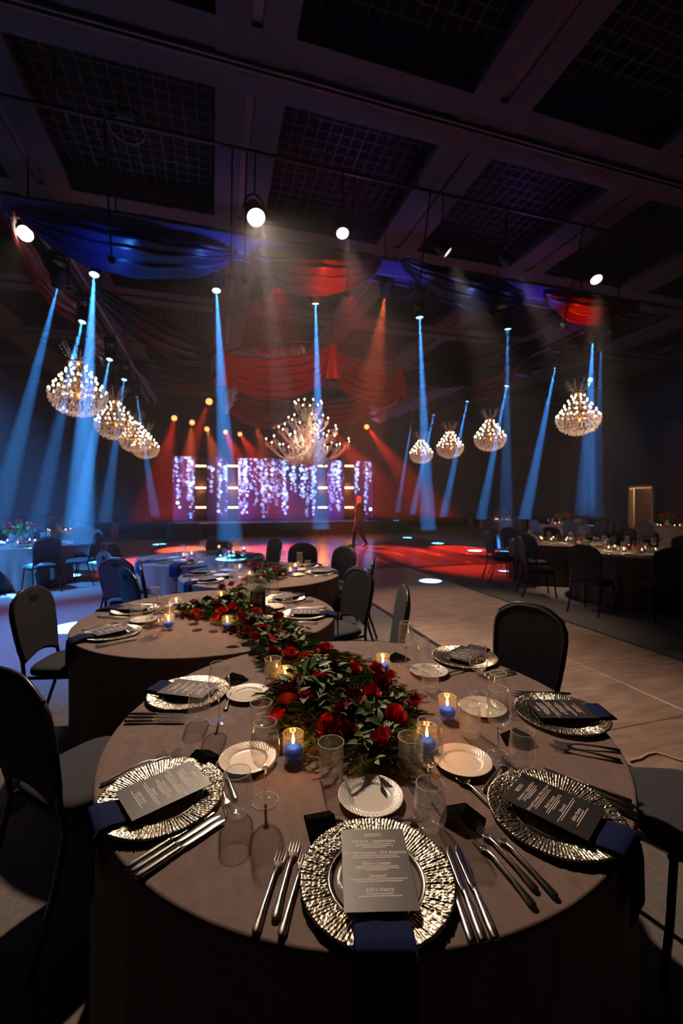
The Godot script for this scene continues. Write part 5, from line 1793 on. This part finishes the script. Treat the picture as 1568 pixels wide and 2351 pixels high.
func make_fir(m: String, seed: int) -> Node3D:
	var r := RandomNumberGenerator.new()
	r.seed = seed
	var t := thing("fir_twig", "", "fir twig")
	t.set_meta("kindname", "fir_twig")
	var twig := MB.new()
	var need := MB.new()
	var lines := [[Vector3(0, 0.004, 0.11), Vector3(0.006, 0.016, 0.0), Vector3(-0.004, 0.012, -0.12)]]
	for k in 6:
		var s := -1.0 if k % 2 == 0 else 1.0
		var a: Vector3 = Vector3(0.003, 0.010, 0.06 - 0.028 * k)
		var l := 0.075 - 0.006 * k
		lines.append([a, a + Vector3(s * l * 0.55, 0.008, -l * 0.5), a + Vector3(s * l * 0.85, 0.003, -l)])
	for ln in lines:
		twig.tube(ln, [0.0024, 0.0018, 0.0009], 5)
		var long: float = ln[0].distance_to(ln[1]) + ln[1].distance_to(ln[2])
		var count := int(long / 0.0012)
		for i in count:
			var u := i / float(count)
			var q: Vector3 = ln[0].lerp(ln[1], u * 2.0) if u < 0.5 else ln[1].lerp(ln[2], u * 2.0 - 1.0)
			var d: Vector3 = (ln[2] - ln[0]).normalized()
			var side := d.cross(Vector3.UP).normalized()
			var ang := (PI * 0.5 if i % 2 == 0 else -PI * 0.5) + r.randf_range(-0.9, 0.9)
			var out := side * sin(ang) + Vector3.UP * cos(ang)
			var tip := q + (out * 0.75 + d * 0.62) * r.randf_range(0.012, 0.019)
			var wv := d.cross(out).normalized() * 0.0017
			need.tri(q - wv, tip, q + wv)
	obj("twig", twig, M["bark"], t)
	var nd := obj("needles", need, M[m], t)
	tag(nd, "", "", "", "stuff")
	return t

func grow(kind: String, at: Vector3, turn: float, tilt: Vector2, scale: float, label: String, group: String) -> void:
	var o := put(kind, at, turn, label, group)
	o.transform = Transform3D(Basis(Vector3.UP, turn) * Basis(Vector3.RIGHT, tilt.x) * Basis(Vector3.BACK, tilt.y) * Basis.from_scale(Vector3.ONE * scale), at)

func garland_run(line: Array, count: int, on: String, fir := 1.0) -> void:
	# line: [pixel x, pixel y, half width] along the middle of the garland
	var pts := []
	var wid := []
	for q in line:
		pts.append(at_y(q[0], q[1]))
		wid.append(q[2])
	var total := 0.0
	for k in pts.size() - 1:
		total += pts[k].distance_to(pts[k + 1])
	for n in count:
		var s := total * (n + rng.randf()) / count
		var k := 0
		while k < pts.size() - 2 and s > pts[k].distance_to(pts[k + 1]):
			s -= pts[k].distance_to(pts[k + 1])
			k += 1
		var u: float = clampf(s / pts[k].distance_to(pts[k + 1]), 0, 1)
		var c: Vector3 = pts[k].lerp(pts[k + 1], u)
		var w: float = lerpf(wid[k], wid[k + 1], u)
		var d: Vector3 = (pts[k + 1] - pts[k]).normalized()
		var side := Vector3(-d.z, 0, d.x)
		var o := rng.randf_range(-1.0, 1.0)
		var rise := 0.045 * (1.0 - o * o) * minf(1.0, w / 0.15)
		var base := c + side * (o * maxf(w - 0.07, 0.02))
		var blocked := false
		for a in avoid:
			if Vector2(a[0].x - base.x, a[0].z - base.z).length() < a[1]:
				blocked = true
				break
		if blocked: continue
		# twigs point outwards from the middle line
		var out := (side * signf(o) + d * rng.randf_range(-0.9, 0.9)).normalized()
		var turn := atan2(-out.x, -out.z)
		if rng.randf() < 0.74 * fir:
			var kinds := ["fir_green", "fir_green", "fir_green", "fir_olive", "fir_brown"]
			var kd: String = kinds[rng.randi() % 5]
			var look: String = {"fir_green": "dark green fir twig", "fir_olive": "olive fir twig", "fir_brown": "browned fir twig"}[kd]
			grow(kd, base + Vector3(0, 0.006 + rise * 0.7, 0), turn, Vector2(rng.randf_range(-0.12, 0.05), rng.randf_range(-0.2, 0.2)), rng.randf_range(0.9, 1.35), "%s in the garland on %s" % [look, on], "%ss on %s" % [look, on])
		else:
			var kinds := ["sprig_green", "sprig_green", "sprig_dark", "sprig_pale"]
			var kd: String = kinds[rng.randi() % 4]
			var look: String = {"sprig_green": "green leafy sprig", "sprig_dark": "dark broad-leaved sprig", "sprig_pale": "pale grey-green sprig"}[kd]
			grow(kd, base + Vector3(0, 0.014 + rise, 0), rng.randf() * TAU, Vector2(rng.randf_range(-0.3, 0.3), rng.randf_range(-0.3, 0.3)), rng.randf_range(0.7, 1.1), "%s in the garland on %s" % [look, on], "%ss on %s" % [look, on])

func roses(list: Array, on: String, height: float) -> void:
	var kinds := ["rose_red", "rose_crimson", "rose_dark"]
	var looks := ["bright red rose", "rosy red half-open bud", "deep red rose"]
	for q in list:
		var k := rng.randi() % 3
		if q.size() > 2: k = q[2]
		grow(kinds[k], at_y(q[0], q[1], TABLE + height), rng.randf() * TAU, Vector2(rng.randf_range(-0.6, 0.75), rng.randf_range(-0.6, 0.6)), rng.randf_range(1.0, 1.3), "%s in the garland on %s" % [looks[k], on], "%ss on %s" % [looks[k], on])

func garlands() -> void:
	var t1: String = TABLES[0][2]
	var t2: String = TABLES[1][2]
	var t3: String = TABLES[2][2]
	var t4: String = TABLES[3][2]
	garland_run([[868, 1768, 0.07], [835, 1712, 0.20], [800, 1655, 0.27], [765, 1600, 0.28], [725, 1552, 0.22], [690, 1515, 0.17], [655, 1490, 0.16]], 175, t1)
	garland_run([[640, 1478, 0.15], [600, 1445, 0.17], [565, 1420, 0.19], [540, 1395, 0.19], [556, 1372, 0.15], [575, 1358, 0.12]], 120, t2, 0.85)
	garland_run([[540, 1404, 0.19], [480, 1404, 0.19], [425, 1412, 0.10]], 72, t2)
	garland_run([[590, 1346, 0.13], [610, 1328, 0.18], [620, 1312, 0.20], [600, 1300, 0.16], [575, 1293, 0.12]], 62, t3)
	garland_run([[560, 1289, 0.12], [535, 1282, 0.14], [510, 1277, 0.14], [480, 1273, 0.10]], 34, t4)
	roses([[667, 1507], [705, 1516, 0], [747, 1497, 1], [668, 1484], [810, 1539, 1], [863, 1542, 0], [896, 1559, 0], [876, 1572, 2], [735, 1569, 1], [689, 1569, 1], [657, 1594, 2], [700, 1609, 0], [660, 1617, 1], [812, 1617, 2], [853, 1601, 1], [785, 1641, 2], [753, 1673, 0], [796, 1690, 2], [903, 1650, 0], [957, 1620, 2], [880, 1706, 0], [638, 1655, 0], [759, 1534], [772, 1662, 2]], t1, 0.055)
	roses([[554, 1420, 0], [497, 1424, 0], [581, 1430, 2], [445, 1389, 0], [451, 1409, 1], [455, 1422, 1], [495, 1391], [532, 1399], [549, 1370], [554, 1351], [533, 1345], [509, 1351, 2], [537, 1454, 2], [570, 1451, 1], [583, 1468, 1], [604, 1449, 1], [602, 1422, 1], [641, 1422, 1], [577, 1391], [510, 1409], [476, 1380], [560, 1436], [588, 1408], [520, 1378], [627, 1500, 2]], t2, 0.055)
	roses([[585, 1309], [610, 1303], [568, 1334], [641, 1319], [606, 1326], [652, 1315], [576, 1298], [595, 1296], [630, 1308], [590, 1334]], t3, 0.05)
	roses([[545, 1279], [520, 1276], [500, 1278], [530, 1271]], t4, 0.05)
	# the big glossy anthurium where the first two tables meet
	var an := thing("anthurium", "large glossy red anthurium with a pale spadix in the garland", "flower", at_y(640, 1466, TABLE + 0.065), 0.35)
	var p := PackedVector3Array()
	for j in 9:
		var r := j / 8.0
		for i in 36:
			var a := TAU * i / 36
			var heart := 1.0 - 0.42 * exp(-pow(wrapf(a - PI / 2, -PI, PI) / 0.35, 2.0)) + 0.22 * exp(-pow(wrapf(a + PI / 2, -PI, PI) / 0.5, 2.0))
			p.append(Vector3(cos(a) * r * 0.062 * heart, 0.018 * r * r + 0.004 * sin(a * 5.0) * r, -sin(a) * r * 0.066 * heart))
	obj("spathe", MB.new().grid(p, 36, 9, true), M["anthurium red"], an).rotation = Vector3(0.42, 0, 0)
	obj("spadix", MB.new().tube([Vector3(0, 0.004, -0.03), Vector3(0.004, 0.03, -0.01), Vector3(0.012, 0.062, 0.01), Vector3(0.016, 0.085, 0.015)], [0.005, 0.0065, 0.005, 0.003], 8), M["spadix"], an)
	obj("stalk", MB.new().tube([Vector3(0, 0.0, -0.04), Vector3(-0.01, -0.025, -0.07), Vector3(-0.015, -0.05, -0.08)], 0.003, 6), M["leaf green"], an)

func candles() -> void:
	var rows := [[0, [[673, 1745, "floating blue candle between the bread plate and the cut tumbler at the garland tip"], [980, 1728, "floating blue candle behind the wine glass facing the garland tip"], [1027, 1652, "floating blue candle beside the fluted tumbler"], [655, 1578, "floating blue candle beside the cut tumbler deep in the fir twigs"], [879, 1546, "floating blue candle behind the red roses on the runway side of the garland"]]],
		[1, [[387, 1444], [405, 1399], [522, 1447], [508, 1383], [612, 1404]]], [2, [[550, 1313], [573, 1330], [667, 1321], [678, 1310]]], [3, [[421, 1284], [503, 1264], [440, 1280], [560, 1268]]]]
	for r in rows:
		var on: String = TABLES[r[0]][2]
		for q in r[1]:
			put("votive", at_y(q[0], q[1]), rng.randf(), q[2] if q.size() > 2 else "lit blue candle in a glass on " + on, "candles on " + on)

# ---------------------------------------------------------------- tables farther off
func make_bouquet() -> Node3D:
	var r := RandomNumberGenerator.new()
	r.seed = 31
	var t := thing("bouquet", "", "bouquet")
	obj("vase", MB.new().lathe([Vector2(0, 0.0), Vector2(0.07, 0.0), Vector2(0.075, 0.01), Vector2(0.04, 0.04), Vector2(0.035, 0.12), Vector2(0.06, 0.17), Vector2(0.055, 0.17), Vector2(0, 0.16)], 20), M["smooth silver"], t)
	var fol := MB.new()
	var lf := leaf_shape(0.09, 0.02)
	for k in 190:
		var d := Vector3(r.randfn(), absf(r.randfn()) * 0.8 + 0.1, r.randfn()).normalized()
		fol.add(lf, Transform3D(Basis(Vector3.UP, r.randf() * TAU) * Basis(Vector3.RIGHT, r.randf_range(-1.2, 1.2)), Vector3(0, 0.2, 0) + d * Vector3(0.26, 0.2, 0.26) * r.randf_range(0.5, 1.0)))
	tag(obj("foliage", fol, M["leaf green"], t), "", "", "", "stuff")
	var bl := shelf("bouquet rose", func(): return rose_shape(0.7, 6))
	for k in 16:
		var d := Vector3(r.randfn(), absf(r.randfn()) + 0.3, r.randfn()).normalized()
		var o := obj("bloom", bl, M["rose red" if k % 3 else "rose crimson"], t, Vector3(0, 0.2, 0) + d * Vector3(0.26, 0.21, 0.26))
		o.scale = Vector3.ONE * 1.5
		o.rotation = Vector3(r.randf_range(-0.7, 0.7), r.randf() * 6.0, r.randf_range(-0.7, 0.7))
	return t

func far_tables() -> void:
	for k in range(4, TABLES.size()):
		var q: Array = TABLES[k]
		var mid := Vector3(q[0], TABLE, q[1])
		var on: String = q[2]
		var seats := 8 if k < 6 else 6
		for s in seats:
			var a := TAU * (s + 0.5) / seats + k
			var d := Vector3(cos(a), 0, sin(a))
			var side := Vector3(-d.z, 0, d.x)
			put("charger", mid + d * 0.64, a, "silver-gold charger plate on " + on, "charger plates on " + on)
			put("wine_glass", mid + d * 0.47 + side * 0.145, 0.0, "stemmed wine glass on " + on, "wine glasses on " + on)
			put("stemless_glass", mid + d * 0.41 + side * 0.055, 0.0, "stemless water glass on " + on, "stemless glasses on " + on)
			if k < 6:
				put("bread_plate", mid + d * 0.395 - side * 0.10, 0.0, "cream bread plate on " + on, "bread plates on " + on)
		var lights := 7 if k < 6 else 5
		for s in lights:
			var a := TAU * s / lights + k * 0.7
			var v := put("votive", mid + Vector3(cos(a), 0, sin(a)) * (0.27 + 0.05 * (s % 2)), 0.0, "lit blue candle in a glass on " + on, "candles on " + on)
			if s > 0: v.get_node("candle_lamp").free()
		if k >= 6:
			put("bouquet", mid, k * 1.1, "bouquet of red roses and leaves on " + on, "table bouquets")
	# the second garland row carries roses and fir too
	for k in [4, 5]:
		var q: Array = TABLES[k]
		var mid := Vector3(q[0], TABLE, q[1])
		var on: String = q[2]
		for n in 26:
			var u := rng.randf_range(-0.8, 0.8)
			var at := mid + Vector3(0.13 * rng.randfn(), 0.0, 0) + Vector3(0.28 * u, 0, u * 0.72)
			if absf(at.x - mid.x) > 0.26: at.x = mid.x + 0.2 * u
			if n % 3 == 0:
				grow("rose_red", at + Vector3(0, 0.06, 0), rng.randf() * TAU, Vector2(rng.randf_range(-0.5, 0.5), 0.3), 1.15, "bright red rose in the garland on " + on, "roses on " + on)
			elif n % 3 == 1:
				grow("sprig_green", at + Vector3(0, 0.03, 0), rng.randf() * TAU, Vector2(0.2, 0.2), 1.1, "green leafy sprig in the garland on " + on, "leafy sprigs on " + on)
			else:
				grow("fir_green", at + Vector3(0, 0.012, 0), rng.randf() * TAU, Vector2(0, 0), 1.0, "dark green fir twig in the garland on " + on, "fir twigs on " + on)

	# a white lead on the carpet beside the runway, and a round loudspeaker above the ceiling mesh
	var lead := []
	for px in [[1446, 1748], [1470, 1742], [1486, 1732], [1505, 1728], [1530, 1734], [1556, 1744], [1600, 1752]]:
		lead.append(at_y(px[0], px[1], 0.018))
	var cb := obj("floor_lead", MB.new().tube(lead, 0.006, 6), M["door frame"])
	tag(cb, "white electric lead lying in a curve on the floor beside the runway", "lead")
	var sp := thing("ceiling_speaker", "round loudspeaker ring showing above the ceiling mesh", "loudspeaker", at_y(293, 300, 7.18))
	var ring := []
	for k in 25:
		ring.append(Vector3(cos(TAU * k / 24) * 0.24, 0, sin(TAU * k / 24) * 0.24))
	obj("hoop", MB.new().tube(ring, 0.022, 6), M["ceiling trim"], sp)
	obj("cone", MB.new().lathe([Vector2(0, 0.02), Vector2(0.05, 0.03), Vector2(0.22, 0.13), Vector2(0.2, 0.17), Vector2(0, 0.17)], 20), M["black plastic"], sp)

# ---------------------------------------------------------------- the presenter
func body_net(bones: Array, lo: Vector3, hi: Vector3, cell: float, blend: float) -> MB:
	var n := Vector3i(int((hi.x - lo.x) / cell) + 2, int((hi.y - lo.y) / cell) + 2, int((hi.z - lo.z) / cell) + 2)
	var val := PackedFloat32Array()
	val.resize(n.x * n.y * n.z)
	val.fill(1.0)
	for z in n.z:
		for y in n.y:
			for x in n.x:
				var q := lo + Vector3(x, y, z) * cell
				var d := 1.0
				for b in bones:
					var a: Vector3 = b[0]
					var ab: Vector3 = b[1] - a
					var t := clampf((q - a).dot(ab) / maxf(ab.length_squared(), 1e-9), 0.0, 1.0)
					var e: float = (q - a - ab * t).length() - lerpf(b[2], b[3], t)
					if e < d + blend:
						var h := clampf(0.5 + 0.5 * (d - e) / blend, 0.0, 1.0)
						d = lerpf(d, e, h) - blend * h * (1.0 - h)
				val[(z * n.y + y) * n.x + x] = d
	var idx := PackedInt32Array()
	idx.resize(val.size())
	idx.fill(-1)
	var mb := MB.new()
	var at := func(x: int, y: int, z: int) -> int: return (z * n.y + y) * n.x + x
	for z in n.z - 1:
		for y in n.y - 1:
			for x in n.x - 1:
				var sum := Vector3.ZERO
				var cnt := 0
				for e in [[0, 0, 0, 1, 0, 0], [0, 0, 0, 0, 1, 0], [0, 0, 0, 0, 0, 1], [1, 0, 0, 1, 1, 0], [1, 0, 0, 1, 0, 1], [0, 1, 0, 1, 1, 0], [0, 1, 0, 0, 1, 1], [0, 0, 1, 1, 0, 1], [0, 0, 1, 0, 1, 1], [1, 1, 0, 1, 1, 1], [1, 0, 1, 1, 1, 1], [0, 1, 1, 1, 1, 1]]:
					var v0 := val[((z + e[2]) * n.y + y + e[1]) * n.x + x + e[0]]
					var v1 := val[((z + e[5]) * n.y + y + e[4]) * n.x + x + e[3]]
					if (v0 < 0.0) != (v1 < 0.0):
						sum += Vector3(e[0], e[1], e[2]).lerp(Vector3(e[3], e[4], e[5]), v0 / (v0 - v1))
						cnt += 1
				if cnt > 0:
					idx[(z * n.y + y) * n.x + x] = mb.v.size()
					mb.v.append(lo + (Vector3(x, y, z) + sum / cnt) * cell)
	mb.n.resize(mb.v.size())
	mb.uv.resize(mb.v.size())
	for z in range(1, n.z - 1):
		for y in range(1, n.y - 1):
			for x in range(1, n.x - 1):
				var v0 := val[(z * n.y + y) * n.x + x]
				for axis in 3:
					var o := Vector3i(x + int(axis == 0), y + int(axis == 1), z + int(axis == 2))
					var v1 := val[(o.z * n.y + o.y) * n.x + o.x]
					if (v0 < 0.0) == (v1 < 0.0): continue
					var q := []
					for k in [[0, 0], [1, 0], [1, 1], [0, 1]]:
						var c := [x, y, z]
						c[(axis + 1) % 3] -= k[0]
						c[(axis + 2) % 3] -= k[1]
						q.append(idx[at.call(c[0], c[1], c[2])])
					if q.has(-1): continue
					if v0 < 0.0: q.reverse()
					for f in [[0, 1, 2], [0, 2, 3]]:
						var a: int = q[f[0]]
						var b: int = q[f[1]]
						var c2: int = q[f[2]]
						mb.ix.append(a); mb.ix.append(b); mb.ix.append(c2)
						var fn := (mb.v[c2] - mb.v[a]).cross(mb.v[b] - mb.v[a])
						mb.n[a] += fn; mb.n[b] += fn; mb.n[c2] += fn
	for k in mb.n.size():
		mb.n[k] = mb.n[k].normalized()
	return mb

func presenter() -> void:
	# he walks towards the wood wall side, seen from behind at an angle, one arm bent up with a microphone; local -z is his front
	var at := at_y(824, 1254, 0.012)
	var t := thing("person", "person in a dark suit walking on the dance floor, holding a microphone", "person", at, 0.9)
	var suit := [
		[Vector3(0, 0.98, 0), Vector3(0, 1.12, 0.01), 0.135, 0.14], [Vector3(0, 1.12, 0.01), Vector3(0, 1.34, 0.02), 0.14, 0.15], [Vector3(-0.12, 1.40, 0.02), Vector3(0.12, 1.40, 0.02), 0.085, 0.085], [Vector3(0, 0.80, 0.02), Vector3(0, 1.0, 0.02), 0.15, 0.14],
		[Vector3(-0.185, 1.40, 0.02), Vector3(-0.24, 1.14, 0.0), 0.062, 0.05], [Vector3(-0.24, 1.14, 0.0), Vector3(-0.15, 1.22, -0.20), 0.048, 0.038], [Vector3(0.185, 1.40, 0.02), Vector3(0.26, 1.13, 0.07), 0.062, 0.05], [Vector3(0.26, 1.13, 0.07), Vector3(0.25, 0.90, 0.02), 0.048, 0.038],
		[Vector3(-0.085, 0.90, 0.0), Vector3(-0.10, 0.50, -0.12), 0.095, 0.068], [Vector3(-0.10, 0.50, -0.12), Vector3(-0.10, 0.10, -0.17), 0.066, 0.05], [Vector3(0.085, 0.90, 0.0), Vector3(0.10, 0.49, 0.02), 0.095, 0.068], [Vector3(0.10, 0.49, 0.02), Vector3(0.10, 0.13, 0.22), 0.066, 0.05],
		[Vector3(0, 1.42, 0.015), Vector3(0, 1.49, 0.0), 0.06, 0.052]]
	obj("suit", body_net(suit, Vector3(-0.36, 0.04, -0.30), Vector3(0.36, 1.56, 0.34), 0.018, 0.045), M["suit"], t)
	var shoes := MB.new()
	for s in [[Vector3(-0.10, 0.0, -0.17), -0.1, 0.0], [Vector3(0.10, 0.0, 0.22), 0.1, 0.35]]:
		shoes.add(ribbon(MB.new(), [[0.10, 0.02, 0.045, 0.06], [0.08, 0.037, 0.04, 0.075], [0.0, 0.04, 0.038, 0.075], [-0.10, 0.046, 0.028, 0.05], [-0.165, 0.035, 0.022, 0.035], [-0.18, 0.01, 0.018, 0.02]], 12), Transform3D(Basis(Vector3.UP, s[1]) * Basis(Vector3.RIGHT, -s[2]), s[0] + Vector3(0, 0.03 * s[2], -0.02)))
	obj("shoes", shoes, M["black plastic"], t)
	# the head with its features, turned and lowered a little
	var head := [[Vector3(0, 1.60, 0.01), Vector3(0, 1.645, 0.012), 0.078, 0.082], [Vector3(0, 1.545, -0.045), Vector3(0, 1.57, -0.03), 0.038, 0.055], [Vector3(0, 1.50, 0.01), Vector3(0, 1.56, 0.012), 0.052, 0.055], [Vector3(0, 1.59, -0.083), Vector3(0, 1.61, -0.078), 0.012, 0.008], [Vector3(-0.08, 1.60, 0.015), Vector3(-0.084, 1.625, 0.02), 0.012, 0.014], [Vector3(0.08, 1.60, 0.015), Vector3(0.084, 1.625, 0.02), 0.012, 0.014], [Vector3(-0.02, 1.555, -0.074), Vector3(0.02, 1.555, -0.074), 0.008, 0.008]]
	obj("head", body_net(head, Vector3(-0.12, 1.47, -0.12), Vector3(0.12, 1.75, 0.12), 0.008, 0.02), M["skin"], t)
	obj("collar", MB.new().lathe([Vector2(0.062, 1.485), Vector2(0.068, 1.50), Vector2(0.064, 1.53), Vector2(0.058, 1.53)], 20), M["white shirt"], t)
	for h in [[Vector3(-0.145, 1.235, -0.215), -1.0], [Vector3(0.25, 0.87, 0.015), 1.0]]:
		var o: Vector3 = h[0]
		var up: bool = h[1] < 0.0
		var f := Vector3(0.3, 0.75, -0.5).normalized() if up else Vector3(0, -1, -0.1).normalized()
		var sd := Vector3(1, 0, 0) if not up else Vector3(0.5, 0.2, 0.6).normalized()
		var bones := [[o - f * 0.03, o + f * 0.045, 0.026, 0.03]]
		for k in 4:
			var r := o + f * 0.05 + sd * (-0.027 + 0.018 * k)
			var m := r + f * (0.035 + 0.004 * (k % 3)) + Vector3(0.012, 0, -0.012)
			bones.append([r, m, 0.010, 0.009])
			bones.append([m, m + f * 0.014 + Vector3(0.02, -0.006, 0.008), 0.009, 0.007])
		bones.append([o + sd * -0.026, o + sd * -0.045 + f * 0.045, 0.011, 0.008])
		obj("hand", body_net(bones, o - Vector3(0.1, 0.13, 0.12), o + Vector3(0.12, 0.14, 0.11), 0.006, 0.006), M["skin"], t)
	var mic := thing("microphone", "small dark hand microphone held by the walking person", "microphone", at)
	mic.rotation.y = 0.9
	obj("grip", MB.new().tube([Vector3(-0.10, 1.24, -0.25), Vector3(-0.075, 1.40, -0.225)], [0.011, 0.014], 8), M["black plastic"], mic)
	obj("grille", MB.new().lathe([Vector2(0, -0.02), Vector2(0.018, -0.012), Vector2(0.024, 0.004), Vector2(0.018, 0.02), Vector2(0, 0.026)], 12, Vector3(-0.072, 1.42, -0.222)), M["steel"], mic)
